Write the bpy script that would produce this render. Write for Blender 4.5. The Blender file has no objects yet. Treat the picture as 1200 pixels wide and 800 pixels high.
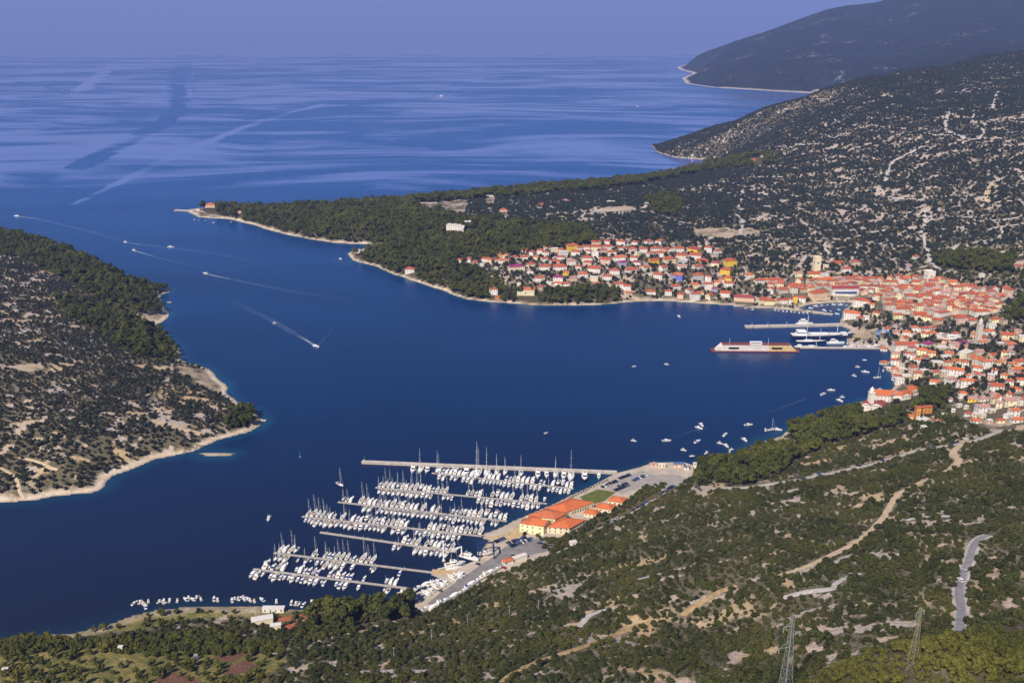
import bpy, math, random
import numpy as np
R = math.radians
rng = np.random.default_rng(7)
random.seed(7)
SC = bpy.context.scene
COL = SC.collection

# ------------------------------------------------------------------ camera
F_PX, CAM_Z, PITCH = 1100.0, 390.0, math.atan(360 / 1100)
cam = bpy.data.objects.new('camera', bpy.data.cameras.new('camera'))
COL.objects.link(cam)
cam.location = (0, 0, CAM_Z)
cam.rotation_euler = (math.pi / 2 - PITCH, 0, 0)
cam.data.sensor_width = 36
cam.data.lens = 36 * F_PX / 1200
cam.data.clip_start, cam.data.clip_end = 5, 400000
SC.camera = cam

# ------------------------------------------------------------------ sky and sun
SUN_EL, SUN_AZ = R(44), R(-150)          # azimuth from +Y towards +X: behind the camera, from its left
w = bpy.data.worlds.new('World'); SC.world = w; w.use_nodes = True
nt = w.node_tree; nt.nodes.clear()
sky = nt.nodes.new('ShaderNodeTexSky'); sky.sky_type = 'NISHITA'; sky.sun_disc = False
sky.sun_elevation = SUN_EL; sky.sun_rotation = SUN_AZ
sky.altitude = 300; sky.air_density = 1.0; sky.dust_density = 0.3; sky.ozone_density = 10.0
bg = nt.nodes.new('ShaderNodeBackground'); bg.inputs['Strength'].default_value = 0.06
out = nt.nodes.new('ShaderNodeOutputWorld')
nt.links.new(sky.outputs[0], bg.inputs[0]); nt.links.new(bg.outputs[0], out.inputs[0])
sl = bpy.data.lights.new('sun', 'SUN'); sl.energy = 5.0; sl.angle = R(0.53); sl.color = (1, 0.93, 0.84)
sun = bpy.data.objects.new('sun', sl); COL.objects.link(sun)
sd = (math.sin(SUN_AZ) * math.cos(SUN_EL), math.cos(SUN_AZ) * math.cos(SUN_EL), math.sin(SUN_EL))
from mathutils import Vector, Matrix, Euler
sun.rotation_euler = Vector(sd).to_track_quat('Z', 'Y').to_euler()
SC.view_settings.view_transform = 'Standard'; SC.view_settings.look = 'None'
SC.view_settings.exposure = 0.45; SC.view_settings.gamma = 1.0
SC.view_settings.use_curve_mapping = False
SC.render.engine = 'CYCLES'
cy = SC.cycles
cy.max_bounces = 5; cy.diffuse_bounces = 2; cy.glossy_bounces = 2; cy.transmission_bounces = 2
cy.volume_bounces = 0; cy.transparent_max_bounces = 6
cy.use_denoising = True
cy.caustics_reflective = cy.caustics_refractive = False

# ------------------------------------------------------------------ pixel <-> world
SP, CP = math.sin(PITCH), math.cos(PITCH)
def ray(px, py):
    xc = (np.asarray(px, float) - 600) / F_PX; yc = -(np.asarray(py, float) - 400) / F_PX
    return xc, CP + yc * SP, -SP + yc * CP
def at_z(px, py, z=0.0):
    dx, dy, dz = ray(px, py); t = (z - CAM_Z) / dz
    return np.stack([dx * t, dy * t], -1)
def project(x, y, z):
    x = np.asarray(x, float); y = np.asarray(y, float); z = np.asarray(z, float) - CAM_Z
    d = y * CP - z * SP; v = y * SP + z * CP
    return 600 + F_PX * x / d, 400 - F_PX * v / d
def pip(px, py, poly):
    px = np.asarray(px, float); py = np.asarray(py, float)
    ins = np.zeros(px.shape, bool); n = len(poly)
    for i in range(n):
        x0, y0 = poly[i]; x1, y1 = poly[(i + 1) % n]
        if y0 == y1: continue
        c = ((y0 > py) != (y1 > py)) & (px < (x1 - x0) * (py - y0) / (y1 - y0) + x0)
        ins ^= c
    return ins
def vnoise(x, y, seed=0):
    x = np.asarray(x, float); y = np.asarray(y, float)
    xi = np.floor(x).astype(np.int64); yi = np.floor(y).astype(np.int64); fx = x - xi; fy = y - yi
    fx = fx * fx * (3 - 2 * fx); fy = fy * fy * (3 - 2 * fy)
    def h(a, b):
        n = (a * 374761393 + b * 668265263 + seed * 1442695041) & 0x7fffffff
        n = ((n ^ (n >> 13)) * 1274126177) & 0x7fffffff
        return ((n ^ (n >> 16)) & 0xffff) / 65535.0
    a = h(xi, yi); b = h(xi + 1, yi); c = h(xi, yi + 1); d = h(xi + 1, yi + 1)
    return (a + (b - a) * fx) * (1 - fy) + (c + (d - c) * fx) * fy
def fbm(x, y, octv=4, seed=0):
    s = 0; a = 0.5; t = 0
    for o in range(octv):
        s = s + a * vnoise(x, y, seed + o * 17); t += a; a *= .5; x = np.asarray(x) * 2.03 + 11.3; y = np.asarray(y) * 2.03 + 5.7
    return s / t

# ------------------------------------------------------------------ coast lines (pixels on the water plane)
A_PX = [(-260, 245), (-100, 252), (0, 270), (50, 284), (90, 297), (130, 316), (160, 329), (185, 339), (200, 339), (199, 342), (189, 345),
        (192, 354), (194, 363), (200, 367), (200, 372), (191, 378), (184, 380), (192, 388), (207, 403), (214, 418), (222, 425), (233, 427), (243, 433),
        (251, 441), (262, 449), (267, 454), (263, 462), (280, 472), (296, 479), (303, 486), (306, 493), (300, 499), (288, 505), (272, 511), (256, 515.5),
        (240, 523), (227, 529), (205, 534), (181, 538.5), (163, 547), (149, 553), (136, 557), (127, 563), (124, 569), (116, 573), (107, 576.5), (85, 580), (60, 583),
        (40, 587), (0, 589.5), (-80, 600), (-260, 610)]
ISLET_PX = [(232, 531), (240, 528.5), (262, 529.5), (277, 531.5), (270, 534.5), (245, 535)]
B_PX = [(219, 246), (224, 252), (230, 255), (250, 256), (267, 257), (293, 262.7), (320, 271), (341, 276.5), (362, 280.5), (387, 284), (412, 286), (435, 287), (450, 285.5), (441, 289),
        (420, 291.5), (408, 297), (413, 305), (426, 309), (440, 312.5), (456, 320), (480, 329), (500, 335.5), (520, 340.5), (533, 346), (544, 351), (573, 354.5), (600, 356), (629, 357.5), (665, 358.5), (702, 358),
        (722, 356), (742, 354), (773, 353.5), (810, 355.5), (856, 358), (884, 361), (903, 362), (927, 364), (946, 366.5), (968, 369), (973, 368),
        (950, 363.5), (934, 361.5), (945, 358), (968, 355), (999, 355), (996, 359), (987, 366), (984, 374), (986, 382), (995, 386), (993, 391),
        (990, 397), (992, 405), (1036, 407.5), (1043, 412), (1043, 420), (1048, 428), (1047, 434), (1041, 438), (1048, 444), (1049, 452), (1043, 457), (1047, 462), (1030, 468), (1010, 470), (1003, 474),
        (1000, 479), (985, 484), (950, 491), (925, 498), (912, 510), (895, 514), (890, 518.5), (875, 526), (860, 533), (848, 539), (830, 543.5), (812, 545), (795, 542), (765, 543),
        (750, 548), (735, 552), (724, 555), (680, 577), (640, 595), (608, 609), (566, 629), (580, 632), (575, 638), (568, 647), (562, 655), (544, 662), (520, 668), (507, 672), (524, 679),
        (500, 690), (488, 694), (472, 699), (440, 706), (410, 712), (390, 715), (354, 713.5), (325, 711), (300, 709), (270, 707.5), (240, 707.5), (205, 710), (180, 713), (156, 717), (125, 729), (100, 736), (81, 742), (50, 745), (20, 746),
        (-60, 752), (-200, 760)]
B_BACK = [(1900, 20000), (1500, 9000)]
B_PX2 = [(963, 106.5), (955, 109.5), (900, 106.5), (833, 102.5), (803, 98), (799, 92), (812, 86), (797, 82), (793, 79), (806, 75)]
B_FAR = [(2600, 17500), (9000, 22000), (14000, 9000), (5000, -300), (-900, -300)]
HEAD2 = [(763, 170), (769, 178), (777, 181), (790, 184.5), (815, 186.5), (838, 187.5), (836, 193), (800, 203), (760, 209), (733, 213), (700, 217), (650, 221), (567, 227), (487, 235), (400, 240), (320, 244.5), (260, 243), (232, 244)]
def jag(P, amp, seed, step=12.0):
    P = np.asarray(P, float); out_ = []
    for i in range(len(P)):
        a = P[i]; b = P[(i + 1) % len(P)]; L = np.hypot(*(b - a)); n = int(min(40, max(1, L / step)))
        for k in range(n): out_.append(a + (b - a) * k / n)
    out_ = np.array(out_)
    dx = fbm(out_[:, 0] / 45, out_[:, 1] / 45, 4, seed) - .5; dy = fbm(out_[:, 0] / 45, out_[:, 1] / 45, 4, seed + 5) - .5
    return out_ + amp * np.stack([dx, dy], -1)
def wpx(L): return at_z([p[0] for p in L], [p[1] for p in L])
back2 = [(3300, 3150 + 3200), (1150, 6300)]
polyA = jag(wpx(A_PX), 14, 3, 14)
polyI = jag(wpx(ISLET_PX), 6, 4, 6)
# main land: foreground -> town -> peninsula tip -> (back) -> bay -> second headland -> strait -> far headland
_b = wpx(B_PX)[::-1]                                    # from foreground left round to the peninsula tip
_h2 = wpx(HEAD2)[::-1]                                  # back of the peninsula, then the second headland's tip
_h2back = np.array([(900, 3700), (1250, 4100), (1650, 4600), (2000, 5000)])
_c = wpx(B_PX2)
polyB = jag(np.vstack([_b, _h2, _h2back, _c, np.array(B_FAR)]), 13, 9, 14)
def seg_dist(x, y, poly):
    """signed distance to a polygon, positive inside"""
    x = x.ravel().astype(np.float32); y = y.ravel().astype(np.float32)
    best = np.full(x.shape, 1e18, np.float32); ins = np.zeros(x.shape, bool)
    P = poly.astype(np.float32); n = len(P)
    for i in range(n):
        ax, ay = P[i]; bx, by = P[(i + 1) % n]
        ex, ey = bx - ax, by - ay; L = ex * ex + ey * ey + 1e-9
        t = np.clip(((x - ax) * ex + (y - ay) * ey) / L, 0, 1)
        dx = x - ax - t * ex; dy = y - ay - t * ey
        np.minimum(best, dx * dx + dy * dy, out=best)
        if ay != by:
            ins ^= ((ay > y) != (by > y)) & (x < (bx - ax) * (y - ay) / (by - ay) + ax)
    d = np.sqrt(best)
    return np.where(ins, d, -d)

# ------------------------------------------------------------------ relief: control points (pixel, pixel, height)
CTRL = [(-150, 800, 5), (0, 800, 14), (150, 800, 20), (300, 800, 34), (450, 800, 58), (600, 800, 88), (750, 800, 115), (900, 800, 138), (1050, 800, 150), (1200, 800, 155), (1350, 800, 160),
        (0, 765, 8), (150, 760, 9), (300, 760, 14), (450, 760, 26), (550, 760, 44), (650, 750, 70), (560, 720, 18), (650, 700, 42), (650, 655, 16), (750, 700, 70), (750, 650, 42), (750, 600, 18),
        (900, 700, 100), (900, 600, 58), (900, 560, 38), (1000, 700, 114), (1000, 620, 80), (1000, 560, 54), (1000, 520, 34), (1150, 700, 126), (1150, 600, 96), (1150, 515, 66), (1350, 600, 110),
        (1050, 500, 32), (1100, 480, 36), (1190, 480, 56), (1100, 440, 18), (1190, 440, 38), (1050, 440, 8), (1050, 380, 7), (1190, 380, 30), (1110, 370, 14), (1050, 340, 10), (1150, 345, 26),
        (680, 600, 6), (620, 640, 3), (720, 570, 3), (780, 555, 3), (700, 590, 6), (540, 690, 3),
        (1050, 310, 24), (1050, 270, 52), (1150, 300, 52), (1150, 250, 88), (1150, 200, 130), (1150, 150, 182), (1150, 100, 238), (1150, 66, 305), (1350, 100, 260), (1350, 40, 370), (1350, 300, 70), (1350, 400, 60),
        (1000, 300, 34), (1000, 250, 60), (1000, 200, 100), (1000, 150, 158), (1000, 115, 208), (1000, 97, 236), (1077, 81, 270),
        (950, 340, 10), (950, 310, 24), (950, 270, 48), (900, 240, 58), (900, 185, 82), (900, 150, 128), (900, 125, 165), (940, 113, 186), (867, 133, 108), (830, 147, 68), (795, 162, 25), (860, 165, 70),
        (850, 335, 10), (850, 300, 28), (850, 270, 40), (850, 240, 44), (850, 210, 46), (845, 195, 34),
        (750, 335, 12), (750, 300, 32), (750, 265, 46), (750, 235, 42), (750, 218, 22), (650, 335, 12), (650, 300, 30), (650, 265, 40), (650, 235, 34),
        (570, 330, 10), (550, 300, 20), (500, 300, 16), (500, 265, 24), (500, 243, 16), (430, 260, 14), (350, 257, 8), (280, 250, 5)]
CTRL_A = [(60, 380, 24), (20, 330, 20), (100, 330, 14), (150, 350, 12), (60, 300, 9), (0, 430, 34), (100, 430, 24), (180, 430, 14), (60, 500, 24), (160, 490, 16), (230, 480, 8), (30, 550, 10), (-150, 400, 40), (-150, 300, 16), (-150, 540, 20), (130, 400, 16)]
CTRL_C = [(820, 88, 60), (860, 80, 150), (900, 95, 70), (900, 60, 300), (860, 52, 285), (900, 36, 420), (933, 23, 520), (967, 11, 600), (1020, 3, 690), (960, 60, 330), (960, 95, 110), (1050, 60, 400), (1050, 20, 640), (1120, 40, 520), (1150, -20, 880), (1250, 20, 640), (1300, -60, 1150)]
def far_pt(c, zref):
    px, py, z = c; dx, dy, dz = ray(px, py)
    return None
def ctrl_world(L):
    o = []
    for px, py, z in L:
        dx, dy, dz = ray(px, py); t = (z - CAM_Z) / dz
        o.append((dx * t, dy * t, z))
    return o
cw = ctrl_world(CTRL)
cw += [(60, 120, 320), (-200, 150, 250), (-350, 300, 70), (400, 150, 340), (0, 0, 384), (-300, -200, 300), (600, -200, 420), (-600, 350, 15), (2600, 4400, 330), (1400, 3900, 120)]
# far headland: place its points on a chosen depth instead (the ridge stands above the camera)
for px, py, dep in [(803, 73, 10100), (820, 63, 10200), (860, 48, 10200), (900, 35, 10200), (933, 22, 10200), (967, 10, 10200), (1020, 3, 10200), (1080, -25, 10300), (1150, -60, 10400), (1250, -90, 10500),
                    (860, 75, 8800), (900, 70, 8200), (960, 60, 8200), (960, 85, 7200), (1040, 50, 8200), (1040, 75, 7000), (1120, 30, 8200), (1120, 55, 7000), (1220, 20, 8000), (1220, 50, 6800), (1400, 0, 8000)]:
    dx, dy, dz = ray(px, py); t = dep / dy
    cw.append((dx * t, dep, CAM_Z + dz * t))
cw = np.array(cw)
cwA = np.array(ctrl_world(CTRL_A))
def tps_fit(P):
    # in (x/ymod, ln y) space
    q = np.stack(to_uv(P[:, 0], P[:, 1]), -1); n = len(q)
    d = np.hypot(q[:, None, 0] - q[None, :, 0], q[:, None, 1] - q[None, :, 1])
    K = np.where(d > 0, d * d * np.log(d + 1e-12), 0) + np.eye(n) * 2e-3
    A = np.zeros((n + 3, n + 3)); A[:n, :n] = K; A[:n, n] = 1; A[:n, n + 1:] = q; A[n, :n] = 1; A[n + 1:, :n] = q.T
    b = np.zeros(n + 3); b[:n] = P[:, 2]
    return q, np.linalg.solve(A, b)
def to_uv(x, y):
    y = np.asarray(y, float); yy = np.maximum(y, 0) + 120
    return np.asarray(x, float) / yy * 2.2, np.log(yy / 100)
def tps_eval(m, x, y):
    q, wv = m; u, v = to_uv(x, y); n = len(q); r = wv[n] + wv[n + 1] * u + wv[n + 2] * v
    for i in range(n):
        d2 = (u - q[i, 0]) ** 2 + (v - q[i, 1]) ** 2 + 1e-12
        r = r + wv[i] * 0.5 * d2 * np.log(d2)
    return r
mB = tps_fit(cw); mA = tps_fit(cwA)
NU, NV = 720, 760
U0, U1, V0, V1 = -0.74, 0.74, math.log(170), math.log(13500)
GU = np.linspace(U0, U1, NU); GV = np.linspace(V0, V1, NV)
gy = np.exp(GV)[:, None] * np.ones(NU)[None]; gx = gy * GU[None]
sB = seg_dist(gx, gy, polyB).reshape(gx.shape)
nearA = gy < 4000
sA = np.full(gx.shape, -1e4, np.float32); sA[nearA] = np.maximum(seg_dist(gx[nearA], gy[nearA], polyA), seg_dist(gx[nearA], gy[nearA], polyI))
sI = np.full(gx.shape, -1e4, np.float32); sI[nearA] = seg_dist(gx[nearA], gy[nearA], polyI)
hB = tps_eval(mB, gx, gy); hA = tps_eval(mA, gx, gy)
inA = sA > sB
base = np.where(inA, np.where(sI > -3, 1.0, hA), hB)
SD = np.maximum(sA, sB)
def smin(a, b, k):
    h = np.clip(.5 + .5 * (b - a) / k, 0, 1); return b * (1 - h) + a * h - k * h * (1 - h)
SKY = np.array([(793, 81), (803, 73), (820, 63.5), (860, 48.5), (900, 35.5), (933, 22.5), (967, 10.5), (987, 6.5), (1020, 3), (1060, -10), (1200, -48), (1500, -90)], float)
_pxc, _ = project(gx, gy, 0 * gx + 300)
_lim = np.interp(_pxc, SKY[:, 0], SKY[:, 1]); _dx, _dy, _dz = ray(_pxc, _lim); HLIM = CAM_Z + _dz / _dy * gy
rel = (fbm(gx / 70, gy / 70, 4, 21) - .5) * np.clip(np.maximum(gy, 300) / 130, 5, 22) + (fbm(gx / 420, gy / 420, 3, 31) - .5) * np.clip((gy - 1700) / 30, 0, 50)
big = np.clip((gy - 5500) / 1500, 0, 1)
rel = rel + big * (np.abs(fbm(gx / 700, gy / 900, 4, 41) - .5) * -200 + 24)
relk = np.clip(SD / 60, 0, 1)
slope = .32 + .16 * (fbm(gx / 120, gy / 120, 3, 51)) + np.clip((gy - 2500) / 4000, 0, .45)
sh = np.where(SD > 0, .5 + np.minimum(SD, 7) * .12 + np.maximum(SD - 7, 0) * slope, SD * .22)
sh = np.where((gy > 5200) & (SD > 0), np.minimum(SD, 90) * .13 + np.maximum(SD - 90, 0) * slope, sh) - .45
HG = np.where(SD > 0, smin(np.maximum(base, 1.5) + rel * relk * np.clip(np.maximum(base, 0) / 25, .1, 1), sh, 3.0), np.maximum(sh, -6))
HG = np.where((SD > 0) & (HG < .25), .02 + .1 * np.minimum(SD, 3), HG)

QUAY = [(722, 554), (735, 551), (750, 547), (765, 542), (800, 541), (813, 545), (812, 556), (798, 567), (785, 575), (762, 588), (737, 603), (702, 619), (690, 630), (668, 641), (646, 651), (622, 657), (600, 666), (577, 675), (552, 689),
        (524, 706), (500, 718), (486, 713), (488, 694), (500, 689.5), (524, 679), (507, 671.5), (520, 667.5), (544, 661.5), (562, 654.5), (568, 647), (575, 638), (580, 631.5), (566, 628.5), (608, 608.5), (640, 594.5), (680, 576.5)]
QZ = 1.7
quay_w = at_z([p[0] for p in QUAY], [p[1] for p in QUAY], QZ)
nearq = (gy < 1100) & (np.abs(gx) < 500)
sQ = np.full(gx.shape, -1e3); sQ[nearq] = seg_dist(gx[nearq], gy[nearq], quay_w)
HG = np.where(sQ > -40, np.minimum(HG, np.where(sQ > 0, QZ - .5, QZ - .5 + .55 * -sQ)), HG)

HG = np.where((gy > 5200) & (HG > 2), np.maximum(np.minimum(HG, HLIM - 8 + 16 * (fbm(gx / 160, gy / 160, 3, 91) - .5)), 1.0), HG)
def grid_at(G, x, y):
    x = np.asarray(x, float); y = np.maximum(np.asarray(y, float), 171.)
    fu = np.clip((x / y - U0) / (U1 - U0) * (NU - 1), 0, NU - 1.001); fv = np.clip((np.log(y) - V0) / (V1 - V0) * (NV - 1), 0, NV - 1.001)
    iu = fu.astype(int); iv = fv.astype(int); a = fu - iu; b = fv - iv
    return (G[iv, iu] * (1 - a) + G[iv, iu + 1] * a) * (1 - b) + (G[iv + 1, iu] * (1 - a) + G[iv + 1, iu + 1] * a) * b
# flat made ground: (pixel polygon, height)
def ground(px, py, zmin=0.0):
    """where the line of sight through a pixel first meets land or water -> x, y, z"""
    px = np.atleast_1d(np.asarray(px, float)); py = np.atleast_1d(np.asarray(py, float))
    dx, dy, dz = ray(px, py)
    Y = np.exp(np.linspace(math.log(200), math.log(13000), 1100))
    res = np.full((len(px), 3), np.nan); done = np.zeros(len(px), bool); pz = None; pg = None
    for i, yv in enumerate(Y):
        t = yv / dy; z = CAM_Z + dz * t; x = dx * t
        g = np.maximum(grid_at(HG, x, np.full_like(x, yv)), zmin)
        hit = (z <= g) & ~done
        if hit.any():
            if pz is None: f = np.zeros(len(px))
            else: f = np.clip((pz - pg) / np.maximum((pz - pg) - (z - g), 1e-6), 0, 1)
            y0 = Y[max(i - 1, 0)]; yy = y0 + (yv - y0) * f; tt = yy / dy
            res[hit, 0] = (dx * tt)[hit]; res[hit, 1] = yy[hit]; res[hit, 2] = np.maximum(grid_at(HG, dx * tt, yy), zmin)[hit]
            done |= hit
        pz, pg = z, g
        if done.all(): break
    return res
def gz(x, y): return np.maximum(grid_at(HG, x, y), 0)
# ------------------------------------------------------------------ materials
MATS = {}
def mat(name, col, rough=.8, spec=.3, metal=0.0, var=0.0, scale=1.0):
    if name in MATS: return MATS[name]
    m = bpy.data.materials.new(name); m.use_nodes = True; MATS[name] = m
    n = m.node_tree.nodes; b = n['Principled BSDF']
    b.inputs['Base Color'].default_value = (*col, 1); b.inputs['Roughness'].default_value = rough
    b.inputs['Specular IOR Level'].default_value = spec; b.inputs['Metallic'].default_value = metal
    if var:
        tc = n.new('ShaderNodeNewGeometry'); ns = n.new('ShaderNodeTexNoise'); ns.inputs['Scale'].default_value = scale; ns.inputs['Detail'].default_value = 4
        mx = n.new('ShaderNodeMixRGB'); mx.blend_type = 'MULTIPLY'; mx.inputs[0].default_value = 1
        cr = n.new('ShaderNodeValToRGB'); cr.color_ramp.elements[0].position = .3; cr.color_ramp.elements[1].position = .7
        cr.color_ramp.elements[0].color = (1 - var,) * 3 + (1,); cr.color_ramp.elements[1].color = (1 + var * .4,) * 3 + (1,)
        L = m.node_tree.links; L.new(tc.outputs['Position'], ns.inputs['Vector']); L.new(ns.outputs[0], cr.inputs[0]); L.new(cr.outputs[0], mx.inputs[2])
        mx.inputs[1].default_value = (*col, 1); L.new(mx.outputs[0], b.inputs['Base Color'])
    return m
class NT:
    """tiny helper for building node trees"""
    def __init__(s, m): s.t = m.node_tree; s.n = s.t.nodes; s.l = s.t.links
    def new(s, typ, **kw):
        o = s.n.new(typ)
        for k, v in kw.items(): setattr(o, k, v)
        return o
    def set(s, sock, v):
        if hasattr(v, 'outputs'): v = v.outputs[0]
        if isinstance(v, bpy.types.NodeSocket): s.l.new(v, sock)
        elif v is not None: sock.default_value = v if not isinstance(v, tuple) or len(v) != 3 or sock.type != 'RGBA' else (*v, 1)
    def noise(s, vec, scale, detail=4, rough=.5, dist=0.0):
        o = s.new('ShaderNodeTexNoise'); s.set(o.inputs['Vector'], vec); o.inputs['Scale'].default_value = scale; o.inputs['Detail'].default_value = detail
        o.inputs['Roughness'].default_value = rough; o.inputs['Distortion'].default_value = dist; return o.outputs[0]
    def ramp(s, fac, a, b, ca=(0, 0, 0), cb=(1, 1, 1)):
        o = s.new('ShaderNodeValToRGB'); s.set(o.inputs[0], fac); e = o.color_ramp.elements
        e[0].position = a; e[1].position = b; e[0].color = (*ca, 1); e[1].color = (*cb, 1); return o.outputs[0]
    def mix(s, fac, a, b, mode='MIX'):
        o = s.new('ShaderNodeMixRGB', blend_type=mode); s.set(o.inputs[0], fac); s.set(o.inputs[1], a); s.set(o.inputs[2], b); return o.outputs[0]
    def math(s, op, a, b=None, c=None):
        o = s.new('ShaderNodeMath', operation=op); s.set(o.inputs[0], a)
        if b is not None: s.set(o.inputs[1], b)
        if c is not None: s.set(o.inputs[2], c)
        return o.outputs[0]
    def mapr(s, v, a, b, c, d):
        o = s.new('ShaderNodeMapRange'); s.set(o.inputs[0], v)
        for i, q in enumerate((a, b, c, d)): o.inputs[i + 1].default_value = q
        return o.outputs[0]
    def scale(s, vec, sx, sy, sz, rot=0.0):
        o = s.new('ShaderNodeMapping'); s.set(o.inputs[0], vec); o.inputs['Scale'].default_value = (sx, sy, sz); o.inputs['Rotation'].default_value = (0, 0, rot); return o.outputs[0]

# ------------------------------------------------------------------ land cover, from areas traced on the ground
def world_px(x, y, z): return project(x, y, z)
FOREST = [  # pine and oak woods
    [(-20, 262), (50, 270), (110, 292), (165, 318), (188, 332), (196, 345), (192, 362), (160, 366), (120, 352), (90, 336), (60, 320), (20, 300), (-20, 296)],
    [(62, 350), (110, 354), (150, 366), (185, 380), (214, 412), (214, 422), (180, 420), (150, 416), (120, 392), (80, 372)],
    [(268, 474), (290, 478), (302, 490), (290, 499), (268, 500)],
    [(420, 229), (500, 225), (600, 215), (660, 216), (640, 227), (560, 232), (480, 237)], [(232, 236), (300, 236), (420, 229), (470, 233), (505, 248), (560, 257), (630, 262), (690, 270), (700, 285), (640, 292), (570, 302), (545, 306), (600, 340), (725, 336), (728, 354), (640, 357), (560, 353), (510, 338), (450, 316), (412, 300), (452, 286), (420, 284), (360, 277), (300, 262), (240, 248)],
    [(640, 214), (760, 204), (830, 190), (905, 180), (905, 192), (830, 200), (760, 214), (700, 222), (640, 226)],
    [(757, 234), (790, 230), (800, 240), (790, 254), (765, 248)],
    [(915, 496), (960, 480), (1010, 476), (1060, 474), (1062, 492), (1020, 508), (960, 520), (920, 548), (880, 566), (812, 566), (815, 546), (860, 530), (895, 522), (930, 516)],
    [(400, 700), (440, 694), (484, 705), (482, 722), (430, 730), (380, 746), (352, 744), (362, 722)],
    [(-20, 738), (30, 737), (78, 748), (110, 748), (180, 738), (250, 739), (330, 750), (330, 762), (200, 765), (130, 759), (70, 757), (-20, 757)],
    [(940, 800), (990, 770), (1060, 745), (1120, 742), (1220, 720), (1220, 830), (900, 830)],
    [(1085, 296), (1130, 292), (1190, 300), (1190, 318), (1100, 316)],
    [(1052, 472), (1060, 463), (1090, 455), (1113, 462), (1104, 476), (1070, 478)],
    [(1165, 372), (1200, 345), (1230, 345), (1230, 372), (1170, 378)],
]
GRASSY = [[(85, 740), (160, 716), (300, 710), (350, 716), (330, 728), (240, 722), (110, 745), (60, 750)], [(-30, 752), (60, 748), (240, 752), (340, 770), (300, 810), (-30, 815)],
          [(680, 583), (700, 574), (720, 578), (706, 592)]]
TAN = [[(150, 366), (200, 366), (202, 374), (185, 380), (150, 372)], [(812, 268), (880, 266), (892, 272), (850, 279), (815, 277)], [(1000, 384), (1028, 384), (1030, 394), (1004, 395)],
       [(10, 427), (40, 424), (60, 430), (30, 434)], [(890, 512), (918, 508), (932, 516), (930, 524), (890, 524)],
       [(0, 581), (60, 574), (95, 571), (60, 583), (0, 588)], [(205, 426), (235, 428), (262, 446), (262, 462), (240, 452), (215, 438)], [(270, 708), (300, 710), (312, 722), (298, 722)], [(240, 707), (285, 708), (285, 711), (240, 711)],
       [(700, 244), (745, 242), (752, 247), (700, 249)]]
BROWN = [[(250, 768), (275, 756), (290, 762), (270, 774)], [(262, 778), (285, 772), (310, 780), (290, 788), (262, 788)], [(178, 792), (200, 786), (235, 795), (230, 806), (180, 806)]]
def in_any(px, py, polys):
    o = np.zeros(np.shape(px), bool)
    for p in polys: o |= pip(px, py, p)
    return o
FPX, FPY = project(gx, gy, np.maximum(HG, 0))
wob = (fbm(gx / 25, gy / 25, 3, 61) - .5) * 14, (fbm(gx / 25, gy / 25, 3, 67) - .5) * 10
farw = np.clip(900 / gy, .25, 1)
qx, qy = FPX + wob[0] * farw, FPY + wob[1] * farw
C_FOR = in_any(qx, qy, FOREST); C_GRA = in_any(qx, qy, GRASSY); C_TAN = in_any(qx, qy, TAN); C_BRN = in_any(qx, qy, BROWN)
SHORE = np.clip(1 - (SD - np.where(FPX < 320, 6, 1.5) - 11 * (fbm(gx / 22, gy / 22, 3, 71) - .3)) / 4, 0, 1) * (SD > -20)
SHORE = np.where((gy < 640) & (FPX < 480), SHORE * .4, SHORE)

def link(o): COL.objects.link(o); return o
def mesh_obj(name, verts, faces, m=None, parent=None, smooth=False):
    me = bpy.data.meshes.new(name); me.from_pydata([tuple(v) for v in verts], [], [tuple(f) for f in faces]); me.update()
    o = link(bpy.data.objects.new(name, me))
    if m: me.materials.append(m)
    if smooth: me.shade_smooth()
    if parent: o.parent = parent
    return o
def np_mesh(name, V, Q):
    V = np.asarray(V, np.float32); Q = np.asarray(Q, np.int32); me = bpy.data.meshes.new(name)
    k = Q.shape[1]
    me.vertices.add(len(V)); me.vertices.foreach_set('co', V.ravel())
    me.loops.add(Q.size); me.loops.foreach_set('vertex_index', Q.ravel())
    me.polygons.add(len(Q)); me.polygons.foreach_set('loop_start', np.arange(0, Q.size, k, dtype=np.int32)); me.polygons.foreach_set('loop_total', np.full(len(Q), k, np.int32))
    me.update(calc_edges=True); return me

# ------------------------------------------------------------------ terrain mesh
def build_terrain(name, keep, material):
    idx = np.arange(NU * NV).reshape(NV, NU)
    q = np.stack([idx[:-1, :-1], idx[:-1, 1:], idx[1:, 1:], idx[1:, :-1]], -1).reshape(-1, 4)
    kc = keep.ravel(); q = q[kc[q].any(1)]
    used = np.unique(q); remap = np.full(NU * NV, -1, np.int32); remap[used] = np.arange(len(used))
    V = np.stack([gx, gy, HG], -1).reshape(-1, 3)[used]
    me = np_mesh(name, V, remap[q])
    at = me.color_attributes.new('cover', 'FLOAT_COLOR', 'POINT')
    c = np.stack([SHORE, np.where(C_GRA, 1., 0), np.where(C_FOR, 1., 0), np.where(C_TAN, 1., 0)], -1).reshape(-1, 4)[used].astype(np.float32)
    at.data.foreach_set('color', c.ravel())
    a2 = me.attributes.new('plough', 'FLOAT', 'POINT'); a2.data.foreach_set('value', C_BRN.astype(np.float32).ravel()[used])
    a3 = me.attributes.new('bare', 'FLOAT', 'POINT'); a3.data.foreach_set('value', G_BARE.astype(np.float32).ravel()[used])
    me.shade_smooth(); me.materials.append(material)
    o = link(bpy.data.objects.new(name, me)); o['kind'] = 'structure'; return o

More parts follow.
